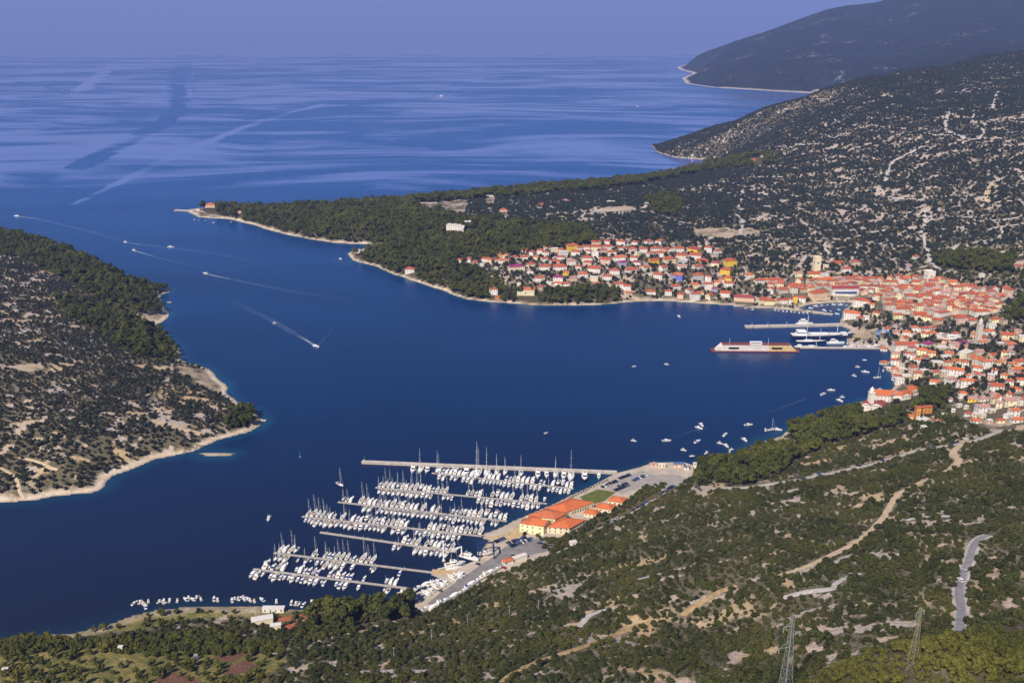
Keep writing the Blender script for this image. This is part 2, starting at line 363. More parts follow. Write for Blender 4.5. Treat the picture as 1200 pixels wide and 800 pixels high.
def terrain_material():
    m = bpy.data.materials.new('karst_ground'); m.use_nodes = True; T = NT(m); b = T.n['Principled BSDF']
    pos = T.new('ShaderNodeNewGeometry').outputs['Position']
    cov = T.new('ShaderNodeVertexColor', layer_name='cover'); sep = T.new('ShaderNodeSeparateColor'); T.l.new(cov.outputs[0], sep.inputs[0])
    beach, grass, wood = sep.outputs[0], sep.outputs[1], sep.outputs[2]; tan = cov.outputs['Alpha']
    plough = T.new('ShaderNodeAttribute', attribute_name='plough').outputs['Fac']
    n1 = T.noise(pos, .018, 6, .6); n2 = T.noise(pos, .09, 5, .6, .3); n3 = T.noise(pos, .6, 3, .6); n4 = T.noise(pos, .006, 3)
    rock = T.mix(T.ramp(n3, .3, .7), (.30, .235, .20), (.58, .48, .405))
    yz = T.new('ShaderNodeSeparateXYZ'); T.set(yz.inputs[0], pos)
    rock = T.mix(T.math('MULTIPLY', T.ramp(n1, .46, .62), T.mapr(yz.outputs[1], 1200, 1700, 1.0, .12)), rock, T.mix(n3, (.38, .26, .13), (.64, .46, .26)))
    veg = T.mix(T.ramp(n3, .35, .65), (.068, .06, .031), (.19, .155, .10))
    # pale stone shows through in patches and along old dry-stone walls
    warp = T.new('ShaderNodeVectorMath', operation='ADD'); T.set(warp.inputs[0], pos)
    nv = T.new('ShaderNodeTexNoise'); T.set(nv.inputs['Vector'], pos); nv.inputs['Scale'].default_value = .03; nv.inputs['Detail'].default_value = 3
    sc = T.new('ShaderNodeVectorMath', operation='SCALE'); T.l.new(nv.outputs['Color'], sc.inputs[0]); sc.inputs['Scale'].default_value = 30; T.l.new(sc.outputs[0], warp.inputs[1])
    vor = T.new('ShaderNodeTexVoronoi', feature='DISTANCE_TO_EDGE'); T.set(vor.inputs['Vector'], T.scale(warp.outputs[0], 1, .7, 0, .3)); vor.inputs['Scale'].default_value = .014
    wall = T.math('MULTIPLY', T.ramp(vor.outputs['Distance'], .025, .06, (1, 1, 1), (0, 0, 0)), T.ramp(n1, .42, .58))
    bare = T.new('ShaderNodeAttribute', attribute_name='bare').outputs['Fac']
    patch = T.math('MAXIMUM', T.ramp(T.math('ADD', T.math('MULTIPLY', bare, .40), T.math('MULTIPLY', T.math('ADD', n2, n3), .46)), .56, .72), T.math('MULTIPLY', wall, .8))
    col = T.mix(patch, veg, rock)
    col = T.mix(T.math('MULTIPLY', wood, .85), col, T.mix(n2, (.035, .035, .018), (.10, .08, .045)))
    g = T.mix(T.ramp(n2, .35, .65), (.095, .11, .022), (.27, .205, .065))
    col = T.mix(T.math('MULTIPLY', grass, .9), col, g)
    col = T.mix(T.math('MULTIPLY', tan, T.ramp(n2, .38, .55)), col, T.mix(n3, (.34, .24, .14), (.52, .41, .30)))
    col = T.mix(plough, col, (.17, .085, .055))
    bc = T.mix(T.ramp(n2, .3, .7), (.50, .37, .25), (.72, .60, .46))
    col = T.mix(beach, col, bc)
    # the wet strip at the water's edge
    z = T.new('ShaderNodeSeparateXYZ'); T.set(z.inputs[0], pos)
    col = T.mix(T.ramp(z.outputs[2], 0.0, .6, (.75, .75, .75), (0, 0, 0)), col, (.16, .12, .08))
    T.set(b.inputs['Base Color'], col); b.inputs['Roughness'].default_value = .95; b.inputs['Specular IOR Level'].default_value = .1
    bp = T.new('ShaderNodeBump'); bp.inputs['Strength'].default_value = .7; bp.inputs['Distance'].default_value = 1.5; T.set(bp.inputs['Height'], T.math('ADD', n3, T.math('MULTIPLY', n2, 2)))
    T.l.new(bp.outputs[0], b.inputs['Normal'])
    return m
# ------------------------------------------------------------------ sea
def sea_material():
    m = bpy.data.materials.new('sea_water'); m.use_nodes = True; T = NT(m); b = T.n['Principled BSDF']
    pos = T.new('ShaderNodeNewGeometry').outputs['Position']; sx = T.new('ShaderNodeSeparateXYZ'); T.set(sx.inputs[0], pos)
    # ripples
    w1 = T.noise(T.scale(pos, .0022, .0050, 0, .4), 1.0, 2, .5)
    # calm films of smooth water on the open sea, drawn out by the current
    wp = T.new('ShaderNodeVectorMath', operation='ADD'); T.set(wp.inputs[0], pos)
    nv = T.new('ShaderNodeTexNoise'); T.set(nv.inputs['Vector'], pos); nv.inputs['Scale'].default_value = .0009; nv.inputs['Detail'].default_value = 1
    sc = T.new('ShaderNodeVectorMath', operation='SCALE'); T.l.new(nv.outputs['Color'], sc.inputs[0]); sc.inputs['Scale'].default_value = 900; T.l.new(sc.outputs[0], wp.inputs[1])
    f1 = T.noise(T.scale(wp.outputs[0], .00055, .0010, 0, .25), 1.0, 5, .55); f2 = T.noise(T.scale(wp.outputs[0], .0017, .0062, 0, -.25), 1.0, 4, .6)
    film = T.math('ADD', T.math('MULTIPLY', f1, .56), T.math('MULTIPLY', f2, .44))
    far = T.mapr(sx.outputs[1], 1700, 2700, -.40, 0.0); far2 = T.mapr(sx.outputs[1], 16500, 27000, 0.0, .3)  # far2 widens the films far out, paling the water like reflected sky
    film = T.math('ADD', T.math('ADD', T.math('ADD', film, far), far2), T.new('ShaderNodeAttribute', attribute_name='drift').outputs['Fac'])
    film = T.ramp(film, .465, .56)
    T.set(b.inputs['Roughness'], T.math('ADD', T.mapr(film, 0, 1, .24, .08), T.math('MULTIPLY', w1, .06)))
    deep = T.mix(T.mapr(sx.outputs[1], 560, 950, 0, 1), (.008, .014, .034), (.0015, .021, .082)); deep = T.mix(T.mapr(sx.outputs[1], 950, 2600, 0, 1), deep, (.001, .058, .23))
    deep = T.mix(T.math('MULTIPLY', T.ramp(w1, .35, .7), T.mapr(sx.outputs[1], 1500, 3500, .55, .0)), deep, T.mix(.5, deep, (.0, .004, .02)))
    off = T.new('ShaderNodeAttribute', attribute_name='offshore').outputs['Fac']; wn = T.noise(pos, .02, 3, .6)
    deep = T.mix(T.math('MULTIPLY', T.ramp(T.math('ADD', T.math('MULTIPLY', off, .04), T.math('MULTIPLY', wn, .8)), .25, 1.15, (1, 1, 1), (0, 0, 0)), T.mapr(sx.outputs[1], 600, 900, .15, .5)), deep, (.006, .085, .14))
    T.set(b.inputs['Base Color'], T.mix(film, deep, (.095, .142, .375)))  # pale sky reflection on the calm films is painted into the base colour
    b.inputs['IOR'].default_value = 1.333; b.inputs['Specular IOR Level'].default_value = .32
    return m
st = 2; si = np.arange(0, NV, st); sj = np.arange(0, NU, st)
if si[-1] != NV - 1: si = np.append(si, NV - 1)
if sj[-1] != NU - 1: sj = np.append(sj, NU - 1)
SX = gx[np.ix_(si, sj)]; SY = gy[np.ix_(si, sj)]; SS = SD[np.ix_(si, sj)]
idx = np.arange(SX.size).reshape(SX.shape); Q = np.stack([idx[:-1, :-1], idx[:-1, 1:], idx[1:, 1:], idx[1:, :-1]], -1).reshape(-1, 4); Q = Q[(SS.ravel()[Q] < 30).any(1)]
# drift lines: ripple bands (-) and smooth streaks (+) that old currents and wakes leave on the open sea
DRIFT = np.zeros(SX.shape)
def drift(P, w_, amt):
    L = at_z([p[0] for p in P], [p[1] for p in P], 0); lo = L.min(0) - 900; hi = L.max(0) + 900; m_ = (SX > lo[0]) & (SX < hi[0]) & (SY > lo[1]) & (SY < hi[1]); X = SX[m_]; Y = SY[m_]; d = np.full(X.shape, 1e9)
    for a, b in zip(L[:-1], L[1:]):
        e = b - a; t = np.clip(((X - a[0]) * e[0] + (Y - a[1]) * e[1]) / (e @ e), 0, 1); d = np.minimum(d, np.hypot(X - a[0] - t * e[0], Y - a[1] - t * e[1]))
    k = w_ * .42 * Y / 5000 * (.6 + .8 * vnoise(X / 300, Y / 500, 4)); DRIFT[m_] += amt * .62 * np.clip(1.7 - d / k, 0, 1) * np.clip(fbm(X / 260, Y / 420, 3, 14) * 3.2 - .85, 0, 1)
drift([(212, 74), (217, 84), (211, 100), (212, 118), (206, 133), (190, 146), (160, 160), (130, 176), (92, 196)], 85, -.4); drift([(150, 68), (132, 78), (112, 92), (95, 106)], 70, .3); drift([(380, 122), (330, 135), (280, 152), (230, 172), (190, 190), (140, 214), (85, 240)], 60, .22); drift([(500, 115), (430, 122), (360, 130), (290, 140)], 40, -.25); drift([(84, 110), (60, 103), (20, 96)], 40, -.25); drift([(226, 82), (219, 100), (221, 116)], 30, .3)
V = np.c_[SX.ravel(), SY.ravel(), np.zeros(SX.size)]; k = len(V); y0, y1 = SY[0, 0], SY[-1, 0]
EX = np.array([(-90000, -900, 0), (90000, -900, 0), (90000, y0, 0), (-90000, y0, 0), (U0 * y0, y0, 0), (U1 * y0, y0, 0), (90000, y1, 0), (-90000, y1, 0), (U0 * y1, y1, 0), (U1 * y1, y1, 0), (90000, 80000, 0), (-90000, 80000, 0)])
V = np.vstack([V, EX]); Q = np.vstack([Q, [(k, k + 1, k + 2, k + 3), (k + 5, k + 2, k + 6, k + 9), (k + 3, k + 4, k + 8, k + 7), (k + 7, k + 6, k + 10, k + 11)]])
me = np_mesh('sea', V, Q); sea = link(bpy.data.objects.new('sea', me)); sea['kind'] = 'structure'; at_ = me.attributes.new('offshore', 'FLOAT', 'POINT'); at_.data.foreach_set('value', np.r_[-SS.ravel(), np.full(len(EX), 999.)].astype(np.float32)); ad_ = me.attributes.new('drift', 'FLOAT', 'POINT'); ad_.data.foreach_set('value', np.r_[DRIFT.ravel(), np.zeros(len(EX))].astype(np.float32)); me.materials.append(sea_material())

# ------------------------------------------------------------------ the air
HAZE_DENSITY = 4.9e-5
hz = mesh_obj('haze', [(x, y, z) for x in (-100000, 100000) for y in (-1500, 90000) for z in (-8, 2600)], [(0, 1, 3, 2), (4, 6, 7, 5), (0, 4, 5, 1), (2, 3, 7, 6), (0, 2, 6, 4), (1, 5, 7, 3)])
hz['kind'] = 'stuff'
m = bpy.data.materials.new('haze_air'); m.use_nodes = True; t = m.node_tree; t.nodes.clear()
pv = t.nodes.new('ShaderNodeVolumePrincipled'); pv.inputs['Density'].default_value = HAZE_DENSITY; pv.inputs['Color'].default_value = (.35, .46, 1.0, 1); pv.inputs['Anisotropy'].default_value = 0.0
mo = t.nodes.new('ShaderNodeOutputMaterial'); t.links.new(pv.outputs[0], mo.inputs['Volume']); hz.data.materials.append(m)
# ------------------------------------------------------------------ made ground and roads (structure)
ROADS = [
    ('road', 'asphalt_pale', 6.5, [(832, 573), (860, 572), (885, 570), (930, 563), (990, 551), (1040, 539), (1080, 527), (1120, 521), (1150, 514), (1172, 504)]),
    ('dirt_track', 'dirt', 6, [(1140, 517), (1125, 522), (1117, 532), (1124, 539), (1117, 547), (1108, 553)]),
    ('dirt_track', 'dirt', 5, [(1143, 538), (1130, 543), (1116, 549)]),
    ('dirt_track', 'dirt', 4.8, [(1086, 562), (1068, 570), (1053, 580), (1044, 592), (1036, 605), (1020, 622), (1000, 637), (975, 650), (945, 664), (913, 675)]),
    ('mountain_road', 'asphalt', 4.8, [(1158, 627), (1147, 632), (1140, 642), (1136, 655), (1130, 670), (1125, 685), (1124, 698), (1126, 712), (1126, 727), (1124, 740)]),
    ('dirt_track', 'soil', 4.8, [(588, 800), (605, 787), (632, 775), (670, 762), (707, 750), (740, 736), (765, 729)]),
    ('dirt_track', 'soil', 5, [(800, 722), (807, 716), (825, 704), (845, 693), (862, 686)]),
    ('service_lane', 'asphalt_pale', 6, [(690, 626), (702, 617), (735, 602), (760, 587), (785, 572)]),
    ('gravel_path', 'gravel', 5.5, [(396, 793), (415, 789), (437, 787), (470, 787), (499, 786)]),
    ('gravel_path', 'gravel', 3, [(438, 735), (450, 731), (463, 728)]),
    ('gravel_path', 'gravel', 4, [(735, 682), (760, 676), (790, 668), (812, 664)]),
    ('gravel_path', 'gravel', 4, [(680, 735), (690, 722), (705, 716), (720, 712)]),
    ('gravel_path', 'gravel', 4, [(975, 688), (990, 678), (1008, 672)]),
    ('gravel_path', 'gravel', 5, [(1062, 610), (1080, 606), (1110, 605), (1125, 605)]),
    ('gravel_path', 'gravel', 5, [(918, 701), (945, 694), (975, 690), (1008, 684)]),
    ('town_road', 'gravel', 8, [(640, 251), (670, 249), (700, 248), (751, 246), (760, 235), (768, 232)]),
    ('town_road', 'gravel', 8, [(751, 246), (765, 250), (777, 254), (803, 262)]),
    ('stone_track', 'gravel', 9, [(1112, 132), (1108, 150), (1120, 158), (1130, 164), (1127, 170)]),
    ('stone_track', 'gravel', 8, [(1088, 166), (1070, 178), (1047, 190), (1040, 203), (1038, 213)]),
    ('stone_track', 'gravel', 9, [(1180, 104), (1170, 108), (1163, 128)]),
    ('stone_track', 'dirt', 9, [(1164, 216), (1158, 222), (1156, 232), (1158, 238)]),
    ('stone_track', 'gravel', 8, [(843, 226), (865, 226), (890, 227), (935, 231)]),
    ('stone_track', 'gravel', 7, [(1082, 248), (1084, 262), (1078, 274)]),
    ('gravel_path', 'dirt', 3, [(0, 548), (18, 560), (24, 577), (30, 583)]),
    ('gravel_path', 'dirt', 3, [(22, 536), (40, 540), (60, 548), (68, 550)]),
    ('gravel_path', 'dirt', 7, [(176, 493), (195, 497), (212, 503), (235, 508)]),
]
M_ROAD = dict(asphalt=mat('asphalt', (.27, .245, .24), .85, .2, var=.25, scale=.35), asphalt_pale=mat('worn_asphalt', (.46, .40, .34), .9, .15, var=.25, scale=.2),
              dirt=mat('packed_dirt', (.56, .42, .27), .95, .1, var=.3, scale=.4), soil=mat('ochre_soil', (.44, .30, .15), .95, .1, var=.4, scale=.35), gravel=mat('pale_gravel', (.50, .44, .40), .95, .1, var=.3, scale=.3))
def smooth_line(P, step):
    P = np.asarray(P, float); o = []
    for i in range(len(P) - 1):
        p0 = P[max(i - 1, 0)]; p1 = P[i]; p2 = P[i + 1]; p3 = P[min(i + 2, len(P) - 1)]
        n = max(2, int(np.hypot(*(p2 - p1)) / step))
        for k in range(n):
            t = k / n; o.append(.5 * (2 * p1 + (p2 - p0) * t + (2 * p0 - 5 * p1 + 4 * p2 - p3) * t * t + (3 * p1 - p0 - 3 * p2 + p3) * t ** 3))
    o.append(P[-1]); return np.array(o)
def ribbon(name, line, width, m, lift=.25, kind='structure', wob=0.0, zf=None, cross=4):
    T_ = np.gradient(line, axis=0); T_ /= np.linalg.norm(T_, axis=1)[:, None] + 1e-9; N = np.stack([-T_[:, 1], T_[:, 0]], -1)
    V = []; Q = []
    k = cross + 1
    for i, p in enumerate(line):
        for j in range(k):
            s = (j / cross - .5) * width * (1 + wob * (vnoise(i / 3., j * 3.3, 5) - .5)); q = p + N[i] * s
            z = (zf(q[0], q[1]) if zf else float(gz(q[0], q[1]))) + lift * (1 if 0 < j < cross else .75)
            V.append((q[0], q[1], z))
    for i in range(len(line) - 1):
        for j in range(cross): a = i * k + j; Q.append((a, a + 1, a + k + 1, a + k))
    me = np_mesh(name, V, Q); me.shade_smooth(); o = link(bpy.data.objects.new(name, me)); me.materials.append(m)
    if kind: o['kind'] = kind
    return o
rw = np.random.default_rng(31)
for k in range(46):      # pale tracks and tumbled field walls over the karst slopes
    px0, py0 = rw.uniform(850, 1195), rw.uniform(95, 300)
    if py0 < 165 - (px0 - 850) * .25: continue
    hor = rw.random() < .7; n_ = 4; pl_ = [(px0, py0)]
    for q in range(n_): pl_.append((pl_[-1][0] + (rw.uniform(6, 16) if hor else rw.normal() * 4), pl_[-1][1] + (rw.normal() * 1.6 if hor else rw.uniform(4, 9))))
    ROADS.append(('stone_track', 'gravel', rw.uniform(3.5, 6.5), pl_))
ROAD_LINES = []
# the roads' own bed is levelled into the hill before anything is draped on it
for nm, mk, wd, pl in ROADS:
    g = ground([p[0] for p in pl], [p[1] for p in pl]); ln = smooth_line(g[:, :2], 4 if g[0, 1] < 1200 else 12); ROAD_LINES.append((nm, mk, wd, ln, g))
ROADPTS = np.vstack([np.c_[l, np.full(len(l), w_)] for _, _, w_, l, _ in ROAD_LINES])
def road_clear(x, y, extra=1.5):
    o = np.ones(x.shape, bool)
    for nm, mk, wd, ln, g in ROAD_LINES:
        lo = ln.min(0) - wd - 8; hi = ln.max(0) + wd + 8
        m_ = (x > lo[0]) & (x < hi[0]) & (y > lo[1]) & (y < hi[1])
        if not m_.any(): continue
        i = np.where(m_)[0]; d = np.full(len(i), 1e9)
        for p in ln: d = np.minimum(d, np.hypot(x[i] - p[0], y[i] - p[1]))
        o[i] &= d > wd / 2 + extra + (1.8 if nm == 'road' else 0)
    return o
# ------------------------------------------------------------------ vegetation
def leaf_material(name, c1, c2, yellow=None):
    m = bpy.data.materials.new(name); m.use_nodes = True; T = NT(m); b = T.n['Principled BSDF']
    rnd = T.new('ShaderNodeObjectInfo').outputs['Random']; pos = T.new('ShaderNodeNewGeometry').outputs['Position']
    n = T.noise(pos, .55, 2, .6); n2 = T.noise(pos, .02, 2)
    col = T.mix(T.math('MULTIPLY', T.math('ADD', rnd, n), .5), c1, c2)
    if yellow: col = T.mix(T.math('MULTIPLY', T.ramp(n2, .45, .7), .6), col, yellow)
    T.set(b.inputs['Base Color'], col); b.inputs['Roughness'].default_value = .75; b.inputs['Specular IOR Level'].default_value = .15
    return m
LEAF_PINE = leaf_material('pine_needles', (.016, .023, .007), (.100, .108, .020), (.125, .122, .022))
# 
LEAF_SHRUB = leaf_material('macchia_leaves', (.010, .014, .004), (.070, .076, .020), (.095, .088, .022))
LEAF_FAR = leaf_material('far_macchia_leaves', (.009, .016, .014), (.052, .062, .042))
LEAF_OLIVE = leaf_material('olive_leaves', (.014, .020, .013), (.056, .060, .036))
LEAF_OAK = leaf_material('oak_leaves', (.018, .024, .005), (.115, .116, .020), (.15, .13, .025))
BARK = mat('bark', (.10, .075, .055), .95, .1)
ICO = None
def ico_pts():
    t = (1 + 5 ** .5) / 2
    v = np.array([(-1, t, 0), (1, t, 0), (-1, -t, 0), (1, -t, 0), (0, -1, t), (0, 1, t), (0, -1, -t), (0, 1, -t), (t, 0, -1), (t, 0, 1), (-t, 0, -1), (-t, 0, 1)], float)
    f = np.array([(0, 11, 5), (0, 5, 1), (0, 1, 7), (0, 7, 10), (0, 10, 11), (1, 5, 9), (5, 11, 4), (11, 10, 2), (10, 7, 6), (7, 1, 8), (3, 9, 4), (3, 4, 2), (3, 2, 6), (3, 6, 8), (3, 8, 9), (4, 9, 5), (2, 4, 11), (6, 2, 10), (8, 6, 7), (9, 8, 1)])
    return v / np.linalg.norm(v, axis=1)[:, None], f
IV, IF = ico_pts()
def leafy(r, clumps, per, size, core=.72):
    """leaf-sized faces over clumps (x, y, z, radius) with a twiggy core in each; all triangles pairs -> tris"""
    V = []; F = []; n = 0
    for cx, cy_, cz, cr in clumps:
        jit = 1 + (r.random(12) - .5) * .5
        V.append(IV * (cr * core) * jit[:, None] * np.array([1, 1, .8]) + (cx, cy_, cz)); F.append(IF + n); n += 12
        d = r.normal(size=(per, 3)); d[:, 2] = d[:, 2] * .9 + .25; d /= np.linalg.norm(d, axis=1)[:, None]
        p = d * (cr * (.68 + .42 * r.random(per)))[:, None] * np.array([1, 1, .82]) + (cx, cy_, cz)
        nn = d + r.normal(size=(per, 3)) * .55; nn /= np.linalg.norm(nn, axis=1)[:, None]
        a = np.cross(nn, r.normal(size=(per, 3))); a /= np.linalg.norm(a, axis=1)[:, None] + 1e-9; bb = np.cross(nn, a)
        s = size * (.55 + .9 * r.random(per))[:, None]
        quad = np.stack([p - a * s, p + bb * s * .7, p + a * s, p - bb * s * .7], 1).reshape(-1, 3)
        i = np.arange(per) * 4 + n
        F.append(np.c_[i, i + 1, i + 2]); F.append(np.c_[i, i + 2, i + 3]); V.append(quad); n += per * 4
    return np.vstack(V), np.vstack(F)
def trunk_vf(h, r0, r1, lean=(0, 0), limbs=(), seg=6):
    V = []; F = []
    def tube(a, b, ra, rb):
        o = len(V); a = np.array(a, float); b = np.array(b, float); d = (b - a) / np.linalg.norm(b - a)
        u = np.cross(d, (1, 0, 0)) if abs(d[0]) < .9 else np.cross(d, (0, 1, 0)); u /= np.linalg.norm(u); w_ = np.cross(d, u)
        for p, rr in ((a, ra), (b, rb)):
            for k in range(seg): V.append(p + (u * math.cos(k * 2 * math.pi / seg) + w_ * math.sin(k * 2 * math.pi / seg)) * rr)
        for k in range(seg): F.append((o + k, o + (k + 1) % seg, o + seg + (k + 1) % seg, o + seg + k))
    top = (lean[0], lean[1], h); tube((0, 0, -1.2), top, r0, r1)
    for t, (ex, ey, ez) in limbs: tube(tuple(np.array(top) * t), (ex, ey, ez), r1 * .8, r1 * .35)
    return V, F
def tri_mesh(name, V, F, m):
    me = np_mesh(name, V, F); me.materials.append(m); return me
PINES = []; SHRUBS = []; OAKS = []; OLIVES = []; CYPRESS = []
for k in range(4):
    r = np.random.default_rng(100 + k); h = 9 + r.random() * 2; cl = []
    for j in range(13):
        a = r.random() * 6.28; q = math.sqrt(r.random()); z = h - 4.6 + 4.0 * r.random() * (1 - .45 * q); cl.append((q * 3.0 * math.cos(a), q * 3.0 * math.sin(a), z, 1.25 + r.random() * .9))
    cl.append((0, 0, h - .8, 1.5))
    V, F = leafy(r, cl, 46, .50)
    tv = trunk_vf(h - 2.5, .26, .14, (r.normal() * .4, r.normal() * .4), [(.6, (cl[j][0] * .8, cl[j][1] * .8, cl[j][2])) for j in range(4)])
    PINES.append((tri_mesh('pine_crown_mesh', V, F, LEAF_PINE), np_mesh('pine_trunk_mesh', tv[0], tv[1]), (V, F, tv)))
    PINES[-1][1].materials.append(BARK)
for k in range(5):
    r = np.random.default_rng(200 + k); cl = []
    for j in range(7):
        a = r.random() * 6.28; q = .4 + r.random() * 1.0; cl.append((q * math.cos(a), q * math.sin(a), .7 + r.random() * .9, .65 + r.random() * .55))
    cl.append((0, 0, 1.9, .9))
    V, F = leafy(r, cl, 30, .27); SHRUBS.append((tri_mesh('shrub_mesh', V, F, LEAF_SHRUB), (V, F)))
for k in range(3):
    r = np.random.default_rng(300 + k); cl = []
    for j in range(10):
        a = r.random() * 6.28; q = math.sqrt(r.random()) * 1.9; cl.append((q * math.cos(a), q * math.sin(a), 2.0 + r.random() * 2.6, .9 + r.random() * .7))
    V, F = leafy(r, cl, 36, .36); tv = trunk_vf(2.6, .22, .13, (0, 0), [(.6, (cl[j][0] * .7, cl[j][1] * .7, cl[j][2])) for j in range(3)])
    OAKS.append((tri_mesh('oak_crown_mesh', V, F, LEAF_OAK), np_mesh('oak_trunk_mesh', tv[0], tv[1]), (V, F, tv))); OAKS[-1][1].materials.append(BARK)
    V2, F2 = leafy(r, [(c[0] * .9, c[1] * .9, c[2] * .78, c[3] * .9) for c in cl], 26, .34); OLIVES.append((tri_mesh('olive_mesh', V2, F2, LEAF_OLIVE), (V2, F2)))
for k in range(2):
    r = np.random.default_rng(400 + k); cl = [(r.normal() * .15, r.normal() * .15, 1.2 + j * 1.05, (1.15 - .1 * j) * (.9 + .2 * r.random())) for j in range(9)]
    V, F = leafy(r, cl, 24, .3); CYPRESS.append((tri_mesh('cypress_crown_mesh', V, F, LEAF_OLIVE), trunk_vf(2, .16, .12)))

# where things grow -------------------------------------------------
TOWN1 = [(528, 300), (570, 288), (640, 284), (700, 278), (790, 282), (855, 290), (872, 312), (872, 345), (925, 352), (925, 364), (800, 357), (730, 352), (718, 332), (640, 333), (612, 352), (570, 352), (586, 326), (535, 310)]
TOWN2 = [(855, 338), (880, 322), (900, 318), (950, 308), (1040, 318), (1100, 322), (1200, 330), (1240, 335), (1240, 345), (1165, 375), (1110, 388), (1040, 392), (1000, 388), (985, 360), (920, 365)]
TOWN3 = [(1000, 384), (1110, 384), (1170, 372), (1260, 365), (1260, 505), (1150, 500), (1110, 478), (1062, 476), (1010, 480), (1000, 470)]
def jgrid(x0, x1, y0, y1, s, r):
    xs = np.arange(x0, x1, s); ys = np.arange(y0, y1, s); X, Y = np.meshgrid(xs, ys)
    X = X + (r.random(X.shape) - .5) * s * .95; Y = Y + (r.random(Y.shape) - .5) * s * .95
    return X.ravel(), Y.ravel()
def in_view(x, y, z, mx=70, my=60):
    px, py = project(x, y, z + 3); return px, py, (px > -mx) & (px < 1200 + mx) & (py > -my) & (py < 800 + my)
BARE = [(650, 688, 44, 12), (720, 245, 40, 5), (690, 252, 30, 5), (985, 735, 32, 7), (1162, 668, 9, 22), (1185, 705, 18, 8), (1060, 729, 30, 7), (920, 760, 36, 7), (1040, 740, 30, 8), (825, 575, 14, 6), (880, 598, 8, 4), (1015, 582, 10, 5), (1125, 584, 14, 6), (1150, 605, 8, 5), (865, 765, 12, 8), (700, 750, 20, 6), (60, 430, 45, 6), (180, 428, 24, 4), (200, 496, 26, 5), (40, 552, 30, 6)]
def bare_field(x, y, px, py):
    """0..1: how much bare stone there is"""
    near = np.clip((1600 - y) / 500, 0, 1)
    n = fbm(x / 12 + 3, y / 9, 3, 81) * .72 + fbm(x / 70, y / 45, 3, 83) * .28
    thr = np.where(y < 1150, .605, .575) + np.where((px < 310) & (y > 800) & (y < 1700), -.035, 0) + np.clip((y - 2500) / 1500, 0, .1)
    thr = thr - .03 * (y > 1450) * np.clip((px - 900) / 200, 0, 1) * np.clip((260 - py) / 40, 0, 1)
    b = np.clip((n - thr) / .05, 0, 1)
    for bx, by, rx, ry in BARE:
        if rx: b = np.maximum(b, np.clip(1.15 - ((px - bx) / rx) ** 2 - ((py - by) / ry) ** 2 + (n - .5) * 7, 0, 1))
    return b
G_BARE = bare_field(gx, gy, FPX, FPY)
SCAT = {k: [] for k in ('shrub', 'heath', 'pine', 'oak', 'olive', 'garden')}
def scatter(x0, x1, y0, y1, s, kind, keep, r):
    x, y = jgrid(x0, x1, y0, y1, s, r)
    m_ = np.abs(x / y) < .66; x, y = x[m_], y[m_]
    h = grid_at(HG, x, y); sd = grid_at(SD, x, y); m_ = (h > .6) & (sd > 4.5) & (grid_at(sQ, x, y) < -2.5); x, y, h, sd = x[m_], y[m_], h[m_], sd[m_]
    px, py, v = in_view(x, y, h); x, y, h, px, py, sd = (a[v] for a in (x, y, h, px, py, sd))
    k = keep(x, y, px, py, sd, r.random(len(x))); x, y, h = x[k], y[k], h[k]
    k = road_clear(x, y, .9); SCAT[kind].append(np.c_[x[k], y[k], h[k]])
def wobpx(x, y, px, py):
    f = np.clip(900 / y, .25, 1); return px + (fbm(x / 25, y / 25, 3, 61) - .5) * 14 * f, py + (fbm(x / 25, y / 25, 3, 67) - .5) * 10 * f
CLEARINGS = [(247, 244.5, 12), (232, 247, 8), (481, 320.5, 12), (420.5, 296.5, 4), (579, 346, 10), (583, 350, 7), (617, 347, 22), (590, 247.5, 8), (539, 270, 34), (281, 250, 6), (633, 340, 6), (574, 231.5, 9), (885, 187, 14), (908, 494.5, 1), (983, 497, 12)]
def cls(x, y, px, py):
    qx, qy = wobpx(x, y, px, py); c = np.zeros(len(x), int)
    c[in_any(px, py, [TOWN1, TOWN2, TOWN3])] = 4
    c[in_any(qx, qy, GRASSY)] = 2; c[in_any(qx, qy, FOREST)] = 1; c[in_any(qx, qy, TAN + BROWN)] = 3
    for bx, by, bw_ in CLEARINGS: c[(np.abs(px - bx) < bw_ / 2 + 1.5) & (py > by - 3) & (py < by + 6.5)] = 4
    c[pip(px, py, [(1003, 470), (1020, 460), (1046, 462), (1080, 457), (1080, 473), (1044, 486), (1008, 489)])] = 4
    return c
isl = lambda px, y: (px < 312) & (y > 680) & (y < 1900)
r_ = np.random.default_rng(5)
scatter(-420, 640, 240, 1000, 3.85, 'shrub', lambda x, y, px, py, sd, q: (cls(x, y, px, py) == 0) & ~isl(px, y) & (q > .06 + .68 * bare_field(x, y, px, py)) & (q < .95) & (sd > 6), r_)
scatter(-100, 1000, 1000, 1500, 4.6, 'shrub', lambda x, y, px, py, sd, q: (cls(x, y, px, py) == 0) & ~isl(px, y) & (q > .08 + .9 * bare_field(x, y, px, py)), r_)
scatter(-100, 2900, 1500, 4700, 5.9, 'heath', lambda x, y, px, py, sd, q: (cls(x, y, px, py) == 0) & ~isl(px, y) & (q > .10 + .80 * bare_field(x, y, px, py)), r_)
scatter(-1000, -150, 690, 1700, 4.8, 'olive', lambda x, y, px, py, sd, q: (cls(x, y, px, py) == 0) & isl(px, y) & (q > .08 + .72 * bare_field(x, y, px, py)) & (sd > 9), r_)
scatter(-600, 700, 380, 1000, 5.8, 'pine', lambda x, y, px, py, sd, q: (cls(x, y, px, py) == 1) & ~isl(px, y) & (py < 735) & (q < .93), r_)
scatter(-1000, -150, 780, 1000, 5.6, 'pine', lambda x, y, px, py, sd, q: (cls(x, y, px, py) == 1) & isl(px, y) & (q < .93), r_)
